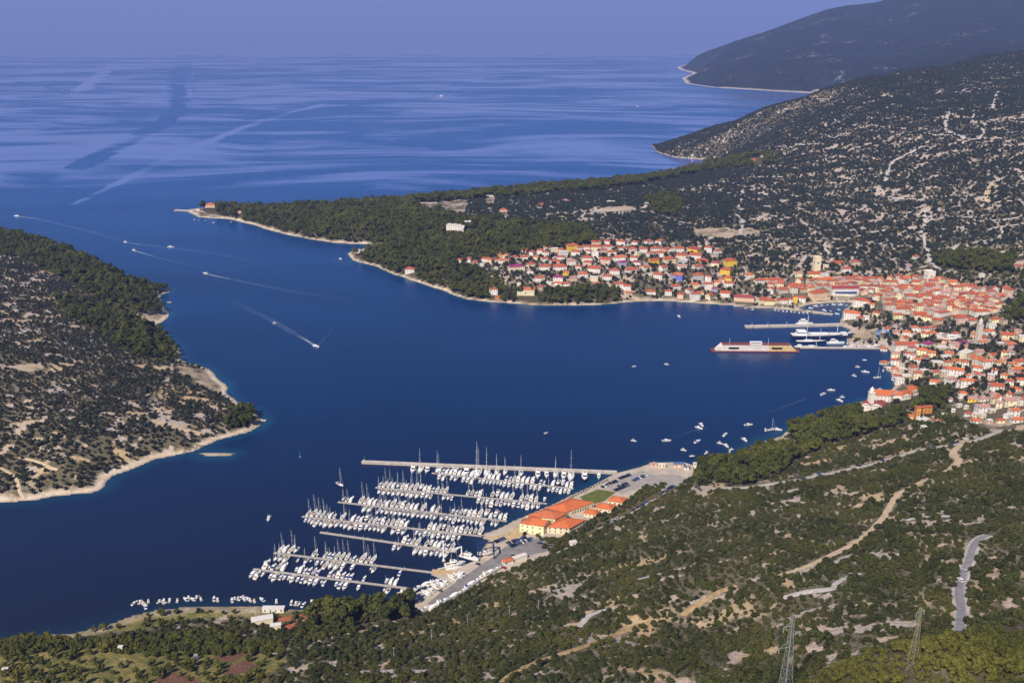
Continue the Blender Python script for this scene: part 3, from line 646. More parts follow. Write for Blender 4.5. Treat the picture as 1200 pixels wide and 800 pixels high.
scatter(-600, 700, 240, 700, 3.3, 'oak', lambda x, y, px, py, sd, q: (cls(x, y, px, py) == 1) & (py >= 735) & (q < .9), r_)
scatter(-1200, 900, 1000, 2800, 6.6, 'pine', lambda x, y, px, py, sd, q: (cls(x, y, px, py) == 1) & (q < .92), r_)
scatter(-450, 100, 400, 760, 5.2, 'oak', lambda x, y, px, py, sd, q: (cls(x, y, px, py) == 2) & (q < .26 + .5 * (fbm(x / 40, y / 25, 3, 97) > .52)) & (py > 726), r_)
scatter(-450, 100, 400, 760, 7, 'oak', lambda x, y, px, py, sd, q: (cls(x, y, px, py) == 2) & (q < .35) & (py <= 726), r_)
# ------------------------------------------------------------------ the land itself
TERR = terrain_material()
def far_material():
    m = bpy.data.materials.new('macchia_hill'); m.use_nodes = True; T = NT(m); b = T.n['Principled BSDF']
    pos = T.new('ShaderNodeNewGeometry').outputs['Position']
    cov = T.new('ShaderNodeVertexColor', layer_name='cover'); sep = T.new('ShaderNodeSeparateColor'); T.l.new(cov.outputs[0], sep.inputs[0])
    n1 = T.noise(pos, .0035, 6, .62); n2 = T.noise(pos, .03, 5, .7); n3 = T.noise(pos, .1, 3, .6)
    veg = T.mix(T.ramp(n2, .35, .65), (.008, .014, .012), (.030, .042, .026))
    p = T.ramp(T.math('ADD', T.math('MULTIPLY', n1, .5), T.math('MULTIPLY', n2, .5)), .575, .64)
    col = T.mix(p, veg, (.22, .21, .20))
    col = T.mix(sep.outputs[0], col, (.68, .56, .46))
    T.set(b.inputs['Base Color'], col); b.inputs['Roughness'].default_value = .95; b.inputs['Specular IOR Level'].default_value = .05
    bp = T.new('ShaderNodeBump'); bp.inputs['Strength'].default_value = 1; bp.inputs['Distance'].default_value = 14; T.set(bp.inputs['Height'], T.math('ADD', T.math('MULTIPLY', n2, 1.5), n3))
    T.l.new(bp.outputs[0], b.inputs['Normal'])
    return m
isI = (sI > -14) & (gy < 1000)
isA = (sA > sB) & ~isI
farm = gy > 5200
land = HG > -4.5
build_terrain('hillside', land & ~isA & ~farm & ~isI, TERR)
build_terrain('wooded_point_terrain', land & isA & ~farm, TERR)
build_terrain('islet', land & isI, TERR)
SHORE = np.clip(1 - (SD - 18 - 20 * fbm(gx / 250, gy / 250, 2, 71)) / 25, 0, 1) * (gy > 5200) + SHORE * (gy <= 5200)
fm = far_material()
build_terrain('far_hill', land & (gy > 5150), fm)


# ------------------------------------------------------------------ plants as objects: the nearest 300 of a kind each by itself, the rest one mass
def tag(o, label=None, cat=None, group=None, kind=None):
    if label: o['label'] = label
    if cat: o['category'] = cat
    if group: o['group'] = group
    if kind: o['kind'] = kind
    return o
def ordi(n): return str(n) + ('th' if 10 <= n % 100 <= 20 else {1: 'st', 2: 'nd', 3: 'rd'}.get(n % 10, 'th'))
def empty(name, loc=(0, 0, 0), rz=0.0, sc=1.0):
    o = bpy.data.objects.new(name, None); o.location = loc; o.rotation_euler = (0, 0, rz); o.scale = (sc, sc, sc); o.empty_display_size = 1; return link(o)
def child(name, me, parent):
    o = bpy.data.objects.new(name, me); o.parent = parent; return link(o)
def copy_thing(root, loc, rz, sc=1.0):
    r = root.copy(); COL.objects.link(r); r.location = loc; r.rotation_euler = (0, 0, rz); r.scale = (sc, sc, sc)
    for c in list(root.children):
        d = c.copy(); COL.objects.link(d); d.parent = r
        for g in list(c.children):
            e = g.copy(); COL.objects.link(e); e.parent = d
    return r
def merged_mesh(name, V, F, m, tv):
    o = len(V); V2 = np.vstack([V, np.array(tv[0])]); q = np.array(tv[1]) + o; F2 = np.vstack([F, q[:, [0, 1, 2]], q[:, [0, 2, 3]]])
    me = np_mesh(name, V2, F2); me.materials.append(m); me.materials.append(BARK)
    mi = np.zeros(len(F2), np.int32); mi[len(F):] = 1; me.polygons.foreach_set('material_index', mi); return me
def mass(name, pts, sc, rz, vi, meshes, label, cat):
    """one object: many small plants set out on points"""
    src = [bpy.data.objects.new(name + '_source', me) for me in meshes]
    me = bpy.data.meshes.new(name); me.vertices.add(len(pts)); me.vertices.foreach_set('co', np.asarray(pts, np.float32).ravel())
    for nm, typ, arr in (('sc', 'FLOAT', np.asarray(sc, np.float32)), ('rz', 'FLOAT', np.asarray(rz, np.float32)), ('vi', 'INT', np.asarray(vi, np.int32))):
        a = me.attributes.new(nm, typ, 'POINT'); a.data.foreach_set('value', arr)
    o = link(bpy.data.objects.new(name, me)); tag(o, label, cat, kind='stuff')
    ng = bpy.data.node_groups.new(name, 'GeometryNodeTree')
    ng.interface.new_socket('Geometry', in_out='INPUT', socket_type='NodeSocketGeometry'); ng.interface.new_socket('Geometry', in_out='OUTPUT', socket_type='NodeSocketGeometry')
    N = ng.nodes; L = ng.links; gi = N.new('NodeGroupInput'); go = N.new('NodeGroupOutput'); ip = N.new('GeometryNodeInstanceOnPoints'); jn = N.new('GeometryNodeJoinGeometry')
    for s in src:
        oi = N.new('GeometryNodeObjectInfo'); oi.inputs[0].default_value = s; oi.inputs['As Instance'].default_value = True; L.new(oi.outputs['Geometry'], jn.inputs[0])
    def attr(nm, t): n = N.new('GeometryNodeInputNamedAttribute'); n.data_type = t; n.inputs[0].default_value = nm; return n.outputs[0]
    cx = N.new('ShaderNodeCombineXYZ'); L.new(attr('rz', 'FLOAT'), cx.inputs[2]); s3 = N.new('ShaderNodeCombineXYZ'); a = attr('sc', 'FLOAT')
    for k in range(3): L.new(a, s3.inputs[k])
    ip.inputs['Pick Instance'].default_value = True; L.new(attr('vi', 'INT'), ip.inputs['Instance Index'])
    L.new(gi.outputs[0], ip.inputs['Points']); L.new(jn.outputs[0], ip.inputs['Instance']); L.new(cx.outputs[0], ip.inputs['Rotation']); L.new(s3.outputs[0], ip.inputs['Scale'])
    L.new(ip.outputs[0], go.inputs[0]); o.modifiers.new('plants', 'NODES').node_group = ng
    return o
LAND = [('the tall lattice pylon', 920, 790), ('the thin lattice mast', 1068, 770), ('the asphalt road bend', 1128, 700), ('the top of the asphalt road', 1150, 640), ('the wide ochre track', 680, 760), ('the curving dirt track', 990, 645),
        ('the gravel path', 450, 790), ('the pale rock clearing', 668, 690), ('the marina boatyard', 520, 712), ('the red clay court', 345, 728), ('the ploughed brown plots', 275, 778), ('the bottom shore moorings', 180, 716), ('the lemon yellow harbour building', 640, 620),
        ('the long pale road', 1000, 552), ('the monastery church', 1030, 470), ('the shore beach spit', 905, 520), ('the grassy field edge', 60, 775), ('the narrow rock terrace', 1080, 608), ('the stone terrace', 960, 690), ('the marina car park', 760, 565)]
def near_label(px, py, what, used):
    b = min(LAND, key=lambda l: (l[1] - px) ** 2 + ((l[2] - py) * 1.3) ** 2)[0]
    used[b] = used.get(b, 0) + 1; return f'{what}, ' + (f'{ordi(used[b])} closest to {b}' if used[b] > 1 else f'closest of all to {b}')
def plant_kind(name, stuffname, cat, P, smin_, smax, indiv, group, what, stufflabel, seed, nv, mass_meshes, build_first, seenmargin=4):
    r = np.random.default_rng(seed); n = len(P); sc = smin_ + (smax - smin_) * r.random(n) ** 1.4; sc = sc * (.62 + .76 * fbm(P[:, 0] / 24, P[:, 1] / 14, 3, 45)) * (1 + .3 * np.clip((P[:, 1] - 1400) / 800, 0, 1)); rz = r.random(n) * 6.283; vi = r.integers(0, nv, n)
    px, py = project(P[:, 0], P[:, 1], P[:, 2] + 2)
    d = np.sqrt(P[:, 0] ** 2 + P[:, 1] ** 2 + (P[:, 2] - CAM_Z) ** 2); inside = (px > seenmargin) & (px < 1200 - seenmargin) & (py > 0) & (py < 800 - seenmargin)
    score = np.where(inside, sc / d, -1); top = np.argsort(-score)[:indiv]; top = top[score[top] > 0]
    rest = np.setdiff1d(np.arange(n), top); used = {}
    protos = {}
    # label by nearness to a landmark, closest first
    L_ = [(min(((l[1] - px[i]) ** 2 + ((l[2] - py[i]) * 1.3) ** 2) for l in LAND), i) for i in top]
    for _, i in sorted(L_):
        loc = (P[i, 0], P[i, 1], P[i, 2] - .1); k = int(vi[i])
        if k not in protos: o = build_first(name, k); o.location = loc; o.rotation_euler = (0, 0, rz[i]); o.scale = (sc[i],) * 3; protos[k] = o
        else: o = copy_thing(protos[k], loc, rz[i], sc[i])
        tag(o, near_label(px[i], py[i], what, used), cat, group)
    if len(rest): mass(stuffname, P[rest] - (0, 0, .1), sc[rest], rz[rest], vi[rest], mass_meshes, stufflabel, cat)
def tree_first(kinds):
    def f(name, k): e = empty(name); child('trunk', kinds[k][1], e); child('crown', kinds[k][0], e); return e
    return f
plant_kind('shrub', 'scrub', 'shrub', np.vstack(SCAT['shrub']), .65, 1.6, 300, 'macchia shrubs on the near slope', 'dark green macchia shrub', 'dark evergreen macchia scattered over the stony slopes', 11, 5, [s[0] for s in SHRUBS], lambda nm, k: link(bpy.data.objects.new(nm, SHRUBS[k][0])))
hp = np.vstack(SCAT['heath']); rq = np.random.default_rng(19); mass('far_scrub', hp - (0, 0, .1), (.75 + 1.2 * rq.random(len(hp)) ** 1.4) * (.62 + .76 * fbm(hp[:, 0] / 24, hp[:, 1] / 14, 3, 45)) * 1.25, rq.random(len(hp)) * 6.28, rq.integers(0, 5, len(hp)), [tri_mesh('heath_mesh', s[1][0], s[1][1], LEAF_FAR) for s in SHRUBS], 'dark blue green macchia scattered over the far karst slopes', 'shrub')
plant_kind('pine_tree', 'pine_wood', 'pine', np.vstack(SCAT['pine']), .5, 1.4, 300, 'pines of the shore woods', 'olive green pine with rounded crown', 'pine woods along the shores and the peninsula', 12, 4, [merged_mesh('pine_mesh', p[2][0], p[2][1], LEAF_PINE, p[2][2]) for p in PINES], tree_first(PINES))
plant_kind('oak_tree', 'oak_wood', 'tree', np.vstack(SCAT['oak']), .6, 1.15, 300, 'broadleaf trees at the foot of the slope', 'yellowish green low broadleaf tree', 'yellowish green oak thicket below the slope', 13, 3, [merged_mesh('oak_mesh', p[2][0], p[2][1], LEAF_OAK, p[2][2]) for p in OAKS], tree_first(OAKS))
LAND_SAVE = LAND
LAND = [('the small islet', 255, 531), ('the tan headland beach', 180, 372), ('the point with dense pines', 290, 488), ('the stony shore bend', 130, 563), ('the tan clearing', 40, 430), ('the pale shore path', 20, 560), ('the terraced edge', 240, 445), ('the pine strip', 130, 400)]
plant_kind('olive_tree', 'olive_grove', 'olive tree', np.vstack(SCAT['olive']), .6, 1.1, 300, 'olive trees of the wooded point', 'round grey green olive tree', 'olive groves over stony terraces of the point', 14, 3, [s[0] for s in OLIVES], lambda nm, k: link(bpy.data.objects.new(nm, OLIVES[k][0])))
LAND = LAND_SAVE
lift_of = lambda nm, y: .45 if y < 1200 else 1.6
for nm, mk, wd, ln, g in ROAD_LINES:
    ribbon(nm, ln, wd, M_ROAD[mk], lift_of(nm, ln[0, 1]), wob=.5 if mk != 'asphalt' else .1)
    if mk == 'asphalt':
        for s in (-.44, .44):
            T_ = np.gradient(ln, axis=0); T_ /= np.linalg.norm(T_, axis=1)[:, None]; N = np.stack([-T_[:, 1], T_[:, 0]], -1)
            ribbon('road_edge_line', ln + N * wd * s, .12, mat('road_paint', (.75, .74, .70), .7), lift_of(nm, 0) + .06, cross=1)
            ribbon('road_shoulder', ln + N * (wd * s * 1.28), 1.7, M_ROAD['gravel'], lift_of(nm, 0) - .12, cross=2, wob=.6)
# quay slab round the marina
def slab(name, poly, z1, z0, m, kind='structure', side=None):
    import mathutils
    n = len(poly); V = [(p[0], p[1], z1) for p in poly] + [(p[0], p[1], z0) for p in poly]
    tri = mathutils.geometry.tessellate_polygon([[Vector((p[0], p[1], 0)) for p in poly]])
    area = sum(poly[i][0] * poly[(i + 1) % n][1] - poly[(i + 1) % n][0] * poly[i][1] for i in range(n))
    F = []
    for t in tri:
        a, b, c = [V[i] for i in t]; cr = (b[0] - a[0]) * (c[1] - a[1]) - (b[1] - a[1]) * (c[0] - a[0])
        F.append(t if cr > 0 else t[::-1])
    for i in range(n):
        j = (i + 1) % n; F.append((i, i + n, j + n, j) if area > 0 else (j, j + n, i + n, i))
    o = mesh_obj(name, V, F, m)
    if kind: o['kind'] = kind
    return o
m_quay = mat('quay_concrete', (.46, .38, .30), .9, .15, var=.22, scale=.12)
m_tar = mat('yard_asphalt', (.22, .20, .19), .9, .15, var=.25, scale=.15)
slab('quay_pavement', quay_w, QZ, -3, m_quay)
def pave(name, poly, m, dz): return slab(name, at_z([p[0] for p in poly], [p[1] for p in poly], QZ), QZ + dz, QZ - .3, m)
pave('yard_road', [(592, 640), (612, 634), (640, 628), (655, 634), (640, 646), (615, 652), (590, 664), (566, 674), (548, 686), (528, 698), (512, 707), (500, 708), (516, 694), (540, 678), (560, 664), (578, 652)], m_tar, .012)
pave('car_park', [(723, 562), (752, 551), (770, 558), (745, 573), (728, 578), (712, 572)], mat('park_asphalt', (.33, .29, .26), .9, .15, var=.2, scale=.2), .012)
pave('car_park', [(765, 556), (795, 556), (806, 560), (792, 570), (775, 575), (752, 569)], mat('park_asphalt', (.33, .29, .26)), .02)
pave('lawn', [(679, 582), (700, 573), (722, 576), (708, 587), (690, 592)], mat('mown_grass', (.13, .14, .035), .95, .1, var=.4, scale=.3), .016)
pave('shingle_lot', [(590, 626), (612, 614), (608, 622), (624, 634), (600, 634), (570, 629)], mat('ochre_gravel', (.52, .36, .2), .95, .1, var=.3, scale=.3), .012)
pave('verge_ground', [(700, 604), (724, 594), (738, 586), (752, 572), (776, 566), (794, 571), (770, 585), (738, 604), (703, 621), (690, 628), (668, 640), (648, 648), (636, 641), (650, 630), (672, 626), (690, 612)], mat('verge_soil', (.115, .095, .045), .95, .1, var=.4, scale=.3), .008)
# clay courts and sheds by the bottom shore
def drape(name, poly, m, lift=.5, kind='structure'):
    """a flat lot levelled just above the ground under it"""
    g = ground([p[0] for p in poly], [p[1] for p in poly]); z = np.nanmedian(g[:, 2]) + lift
    return slab(name, at_z([p[0] for p in poly], [p[1] for p in poly], z), z, z - 4, m, kind)
m_clay = mat('red_clay', (.33, .10, .055), .95, .1, var=.3, scale=.15)
drape('clay_court', [(318, 725), (372, 716), (370, 724), (330, 733)], m_clay, 1.0)
drape('clay_lot', [(330, 734), (352, 727), (352, 734), (338, 738)], m_clay, 1.0)
drape('court_apron', [(336, 727), (368, 721), (366, 724), (340, 731)], mat('pale_clay', (.45, .28, .2), .95, .1, var=.3, scale=.2), 1.15)
# ------------------------------------------------------------------ mesh collector
class MB:
    def __init__(s): s.V = []; s.F = []; s.M = []
    def face(s, pts, mi=0): n = len(s.V); s.V += [tuple(p) for p in pts]; s.F.append(tuple(range(n, n + len(pts)))); s.M.append(mi)
    def box(s, c, d, mi=0, rz=0.0, top=1.0, tmi=None):
        cx, cy_, cz = c; dx, dy, dz = d; cs, sn = math.cos(rz), math.sin(rz); n = len(s.V)
        for z, k in ((cz - dz / 2, 1), (cz + dz / 2, top)):
            for sx, sy in ((-1, -1), (1, -1), (1, 1), (-1, 1)):
                x, y = sx * dx / 2 * k, sy * dy / 2 * k; s.V.append((cx + x * cs - y * sn, cy_ + x * sn + y * cs, z))
        for i, f in enumerate(((3, 2, 1, 0), (4, 5, 6, 7), (0, 1, 5, 4), (1, 2, 6, 5), (2, 3, 7, 6), (3, 0, 4, 7))):
            s.F.append(tuple(n + q for q in f)); s.M.append(tmi if (tmi is not None and i == 1) else mi)
    def tube(s, a, b, ra, rb=None, seg=6, mi=0):
        rb = ra if rb is None else rb; a = np.array(a, float); b = np.array(b, float); d = b - a; d /= np.linalg.norm(d) + 1e-9
        u = np.cross(d, (1, 0, 0)) if abs(d[0]) < .9 else np.cross(d, (0, 1, 0)); u /= np.linalg.norm(u); w_ = np.cross(d, u); n = len(s.V)
        for p, r in ((a, ra), (b, rb)):
            for k in range(seg): s.V.append(tuple(p + (u * math.cos(k * 6.2832 / seg) + w_ * math.sin(k * 6.2832 / seg)) * r))
        for k in range(seg): s.F.append((n + k, n + (k + 1) % seg, n + seg + (k + 1) % seg, n + seg + k)); s.M.append(mi)
        s.F.append(tuple(n + k for k in range(seg))[::-1]); s.M.append(mi); s.F.append(tuple(n + seg + k for k in range(seg))); s.M.append(mi)
    def loft(s, rings, mis=0, close=True, caps=True):
        n = len(s.V); k = len(rings[0])
        for r in rings: s.V += [tuple(p) for p in r]
        for i in range(len(rings) - 1):
            for j in range(k if close else k - 1):
                a = n + i * k + j; b = n + i * k + (j + 1) % k
                s.F.append((a, b, b + k, a + k)); s.M.append(mis if isinstance(mis, int) else mis[j])
        if caps:
            s.F.append(tuple(n + j for j in range(k))[::-1]); s.M.append(mis if isinstance(mis, int) else mis[0])
            s.F.append(tuple(n + (len(rings) - 1) * k + j for j in range(k))); s.M.append(mis if isinstance(mis, int) else mis[0])
    def mesh(s, name, mats, smooth=False):
        me = bpy.data.meshes.new(name); me.from_pydata(s.V, [], s.F); me.update()
        for m_ in (mats if isinstance(mats, (list, tuple)) else [mats]): me.materials.append(m_)
        me.polygons.foreach_set('material_index', np.array(s.M, np.int32))
        if smooth: me.shade_smooth()
        return me
    def obj(s, name, mats, parent=None, smooth=False):
        o = bpy.data.objects.new(name, s.mesh(name, mats, smooth)); link(o); o.parent = parent; return o

GEL = mat('white_gelcoat', (.82, .80, .77), .35, .4); DECK = mat('cream_deck', (.66, .61, .54), .6, .3); NAVY = mat('navy_hull', (.018, .03, .09), .3, .4)
TEAK = mat('teak', (.34, .21, .11), .7, .2); GLASS = mat('dark_glass', (.012, .015, .022), .12, .5); ALU = mat('mast_alloy', (.58, .57, .56), .4, .4); ANTIF = mat('red_bottom_paint', (.25, .04, .03), .7, .2)
CANV = {'blue': mat('blue_canvas', (.02, .05, .20), .9, .1), 'white': mat('white_canvas', (.75, .73, .70), .9, .1), 'sand': mat('sand_canvas', (.50, .40, .28), .9, .1), 'green': mat('green_canvas', (.02, .13, .10), .9, .1), 'grey': mat('grey_canvas', (.20, .20, .22), .9, .1), 'red': mat('maroon_canvas', (.20, .02, .03), .9, .1)}
def hull_mesh(L, B, H, hullm, bow=1.0, beamy=.8, D=.5, cockpit=True, name='hull_mesh'):
    """lofted hull, stern at y=-L/2, bow at +L/2, waterline z=0; deck with a recessed look cockpit panel"""
    mb = MB(); st = []
    for t in (0, .12, .3, .5, .68, .82, .92, .98, 1.0):
        y = -L / 2 + t * L
        b = B / 2 * (beamy + (1 - beamy) * min(1, t / .35)) * (1 if t < .5 else max(.02, 1 - ((t - .5) / .5) ** 2.1)); sh = H * (1 + .28 * bow * t ** 2.2); yk = y + (0 if t < 1 else .04 * L)
        dk = -D * (1 - t ** 3)
        st.append([(-b, y + (yk - y), sh), (-b * .93, y, sh * .35), (-b * .62, y, dk * .5), (0, y, dk), (b * .62, y, dk * .5), (b * .93, y, sh * .35), (b, y + (yk - y), sh)])
    mb.loft(st, 0, close=False, caps=False); mb.face(st[0][::-1], 0)
    n = len(mb.V)
    for r in st: mb.V += [r[0], r[6]]
    for i in range(len(st) - 1): a = n + i * 2; mb.F.append((a, a + 1, a + 3, a + 2)); mb.M.append(1)
    if cockpit: mb.box((0, -L * .31, H + .02), (B * .52, L * .24, .10), 2)
    return mb.mesh(name, [hullm, DECK, TEAK])
def dodger(mb, L, B, H, mi): mb.loft([[(-B * .34, -L * .16, H), (-B * .3, -L * .16, H + .9), (B * .3, -L * .16, H + .9), (B * .34, -L * .16, H)], [(-B * .32, -L * .04, H), (-B * .26, -L * .06, H + .55), (B * .26, -L * .06, H + .55), (B * .32, -L * .04, H)]], mi)
def sail_kit(L, hullm, canv, two=False, key=''):
    B = L * .32; H = .095 * L; P = {}
    P['hull'] = hull_mesh(L, B, H, hullm)
    mb = MB(); rings = []
    for t, w_, h in ((-.16, .30, .50), (-.02, .30, .52), (.12, .26, .42), (.22, .18, .22), (.26, .08, .05)):
        rings.append([(-w_ * B, t * L, H), (-w_ * B * .8, t * L, H + h), (w_ * B * .8, t * L, H + h), (w_ * B, t * L, H)])
    mb.loft(rings, 0); P['cabin'] = mb.mesh('cabin_mesh', [GEL])
    mb = MB()
    for s in (-1, 1): mb.box((s * B * .272, .02 * L, H + .27), (.06, L * .24, .2), 0)
    P['cabin_window'] = mb.mesh('cabin_window_mesh', [GLASS])
    mh = L * 1.5; mb = MB(); my = L * .08
    mb.tube((0, my, H), (0, my, mh), .15, .10, 5)
    for q in (.42, .70): mb.box((0, my, H + (mh - H) * q), (B * .55, .08, .07), 0)
    P['mast'] = mb.mesh('mast_mesh', [ALU])
    mb = MB(); mb.tube((0, my - .1, H + 1.35), (0, -L * .33, H + 1.3), .09, .08, 5, 0); mb.loft([[(-.16, my - .2, H + 1.4), (0, my - .2, H + 2.0), (.16, my - .2, H + 1.4)], [(-.12, -L * .32, H + 1.36), (0, -L * .32, H + 1.62), (.12, -L * .32, H + 1.36)]], 1)
    P['boom'] = mb.mesh('boom_mesh', [ALU, canv])
    mb = MB(); mb.tube((0, L * .49, H * 1.3), (0, my + .2, mh * .94), .08, .03, 4)
    P['furled_jib'] = mb.mesh('furled_jib_mesh', [CANV['white']])
    mb = MB(); dodger(mb, L, B, H, 0); P['sprayhood'] = mb.mesh('sprayhood_mesh', [canv])
    if two:
        mb = MB(); mb.tube((0, -L * .3, H), (0, -L * .3, mh * .72), .11, .07, 5); P['mizzen_mast'] = mb.mesh('mizzen_mast_mesh', [ALU])
    return P
def motor_kit(L, hullm, canv, style):
    B = L * .33; H = .115 * L; P = {}
    P['hull'] = hull_mesh(L, B, H, hullm, 1.2, .94, .4)
    if style == 'open':
        mb = MB(); mb.box((0, -.02 * L, H + .3), (B * .36, L * .12, .7), 0, top=.8); P['console'] = mb.mesh('console_mesh', [GEL])
        mb = MB(); mb.box((0, -.06 * L, H + 1.55), (B * .72, L * .30, .10), 0)
        for sx in (-1, 1):
            for yy in (-.19, .07): mb.tube((sx * B * .33, yy * L, H), (sx * B * .33, yy * L, H + 1.52), .035, .035, 4, 1)
        P['bimini'] = mb.mesh('bimini_mesh', [canv, ALU])
        mb = MB(); mb.box((0, -L * .52, H * .6), (.4, .5, .9), 0, top=.7); P['outboard'] = mb.mesh('outboard_mesh', [GLASS])
        return P
    hh = .135 * L if style == 'fly' else .11 * L
    mb = MB(); rings = []
    for t, w_, h in ((-.22, .40, hh), (-.05, .41, hh), (.10, .37, hh * .86), (.22, .26, hh * .30), (.31, .10, .05)):
        rings.append([(-w_ * B, t * L, H), (-w_ * B * .9, t * L, H + h), (w_ * B * .9, t * L, H + h), (w_ * B, t * L, H)])
    mb.loft(rings, 0); P['cabin'] = mb.mesh('cabin_mesh', [GEL])
    mb = MB()
    a, b = rings[2], rings[3]
    def lerp(p, q, t): return tuple(p[i] + (q[i] - p[i]) * t for i in range(3))
    up = lambda p: (p[0], p[1] + .03, p[2] + .04)
    mb.face([up(lerp(a[1], b[1], .12)), up(lerp(a[2], b[2], .12)), up(lerp(a[2], b[2], .85)), up(lerp(a[1], b[1], .85))], 0)
    for s in (-1, 1): mb.box((s * B * .392, -.06 * L, H + hh * .62), (.12, L * .26, hh * .34), 0)
    P['windscreen'] = mb.mesh('windscreen_mesh', [GLASS])
    if style == 'fly':
        mb = MB(); mb.box((0, -.08 * L, H + hh + .28), (B * .66, L * .24, .55), 0, top=.86); mb.box((0, -.10 * L, H + hh + .58), (B * .44, L * .14, .05), 1); P['flybridge'] = mb.mesh('flybridge_mesh', [GEL, TEAK])
        mb = MB(); mb.box((0, -.20 * L, H + hh + 1.5), (B * .66, .25, .16), 0)
        for s in (-1, 1): mb.tube((s * B * .31, -.21 * L, H + hh * .9), (s * B * .30, -.20 * L, H + hh + 1.5), .07, .06, 4, 0)
        P['radar_arch'] = mb.mesh('radar_arch_mesh', [GEL])
    else:
        mb = MB(); mb.loft([[(-B * .40, -L * .40, H), (-B * .36, -L * .39, H + hh * .75), (B * .36, -L * .39, H + hh * .75), (B * .40, -L * .40, H)], [(-B * .39, -L * .20, H), (-B * .35, -L * .20, H + hh * .98), (B * .35, -L * .20, H + hh * .98), (B * .39, -L * .20, H)]], 0)
        P['cockpit_cover'] = mb.mesh('cockpit_cover_mesh', [canv])
    mb = MB()
    for s in (-1, 1): mb.tube((s * B * .40, .12 * L, H * 1.12 + .5), (s * .05, L * .48, H * 1.3 + .55), .03, .03, 3)
    P['bow_rail'] = mb.mesh('bow_rail_mesh', [ALU])
    return P
def thing_from_kit(name, kit):
    e = empty(name); hull = None
    for k, me in kit.items(): child(k, me, e)
    return e
KITS = {}
for L_, hm, cv, nm in ((10.5, GEL, 'blue', 'white blue-covered sailing yacht'), (12, GEL, 'white', 'all white sailing yacht'), (13.5, GEL, 'sand', 'long sand-hooded sailing yacht'), (11.5, NAVY, 'blue', 'navy hulled sailing yacht'), (9, GEL, 'grey', 'small grey-covered sailing yacht')):
    KITS[nm] = ('sailing_yacht', 'sailing yacht', L_, sail_kit(L_, hm, CANV[cv]))
KITS['green-hooded sailing yacht'] = ('sailing_yacht', 'sailing yacht', 11, sail_kit(11, GEL, CANV['green'])); KITS['maroon-hooded sailing yacht'] = ('sailing_yacht', 'sailing yacht', 12.5, sail_kit(12.5, GEL, CANV['red']))
KITS['two masted white yacht'] = ('sailing_yacht', 'sailing yacht', 17, sail_kit(17, GEL, CANV['white'], True)); KITS['two masted blue hulled yacht'] = ('sailing_yacht', 'sailing yacht', 17, sail_kit(17, NAVY, CANV['blue'], True))
KITS['large white sailing yacht'] = ('sailing_yacht', 'sailing yacht', 20, sail_kit(20, GEL, CANV['white']))
for L_, hm, cv, stl, nm in ((11, GEL, 'white', 'sport', 'white-covered motor cruiser'), (12.5, GEL, 'sand', 'fly', 'white flybridge motor yacht'), (9, GEL, 'blue', 'sport', 'blue-canopied cabin cruiser'), (8.5, GEL, 'grey', 'sport', 'dark-canopied small cabin cruiser'), (16, GEL, 'sand', 'fly', 'big white flybridge motor yacht'), (15, NAVY, 'sand', 'fly', 'dark hulled flybridge motor yacht')):
    KITS[nm] = ('motor_boat', 'motor boat', L_, motor_kit(L_, hm, CANV[cv], stl))
for L_, cv, nm in ((5.8, 'white', 'open boat with white awning'), (5.5, 'blue', 'open boat with blue awning'), (6.2, 'green', 'open boat with green awning'), (5.6, 'sand', 'open boat with sand awning')):
    KITS[nm] = ('small_boat', 'small boat', L_, motor_kit(L_, GEL, CANV[cv], 'open'))
PROTO = {}
def place_boat(look, x, y, heading, label, group=None, z=0.0, sc=1.0):
    """heading: direction of the bow, radians from +X"""
    nm, cat, L_, kit = KITS[look]; rz = heading - math.pi / 2
    if look not in PROTO: o = thing_from_kit(nm, kit); PROTO[look] = o; o.location = (x, y, z); o.rotation_euler = (0, 0, rz); o.scale = (sc,) * 3
    else: o = copy_thing(PROTO[look], (x, y, z), rz, sc)
    if 'group' in o and not group: del o['group']
    return tag(o, label, cat, group)
SAILS = [k for k in KITS if KITS[k][0] == 'sailing_yacht'][:7]; SAILW = np.array([.24, .30, .16, .09, .10, .05, .06])
MOTS = ['white-covered motor cruiser', 'white flybridge motor yacht', 'blue-canopied cabin cruiser', 'dark-canopied small cabin cruiser']; MOTW = np.array([.36, .26, .16, .22])

# ------------------------------------------------------------------ breakwater and pontoons
m_conc = mat('pale_concrete', (.52, .45, .38), .9, .15, var=.25, scale=.25); m_pont = mat('pontoon_planks', (.42, .36, .31), .85, .15, var=.25, scale=.6); m_float = mat('grey_float', (.24, .23, .22), .8)
def pier(name, A, B, width, zt, m, label, cat, posts=None, group=None, side=None, deckname='deck'):
    a = at_z(*A); b = at_z(*B); d = b - a; L = np.hypot(*d); d = d / L; rz = math.atan2(d[1], d[0]); e = empty(name, (a[0], a[1], 0), rz)
    mb = MB(); mb.box((L / 2, 0, zt - .15), (L, width, .3), 0); mb.obj(deckname, m, e)
    mb = MB(); mb.box((L / 2, 0, zt / 2 - .9), (L - .6, width - .5, zt + 1.2), 0); mb.obj('base', side or m_float, e)
    if posts:
        for k in range(int(L / posts)):
            for s in (-1, 1):
                mb = MB(); mb.tube((posts * (k + .5), s * (width / 2 + .2), -2), (posts * (k + .5), s * (width / 2 + .2), zt + .9), .16, .16, 6); child('pile', mb.mesh('pile_mesh', ALU), e)
    tag(e, label, cat, group); return e, a, d, L
bw, bwa, bwd, bwL = pier('breakwater', (424, 542.2), (723, 554.5), 4.6, 1.9, m_conc, 'long pale concrete breakwater sheltering the marina', 'breakwater', side=m_conc)
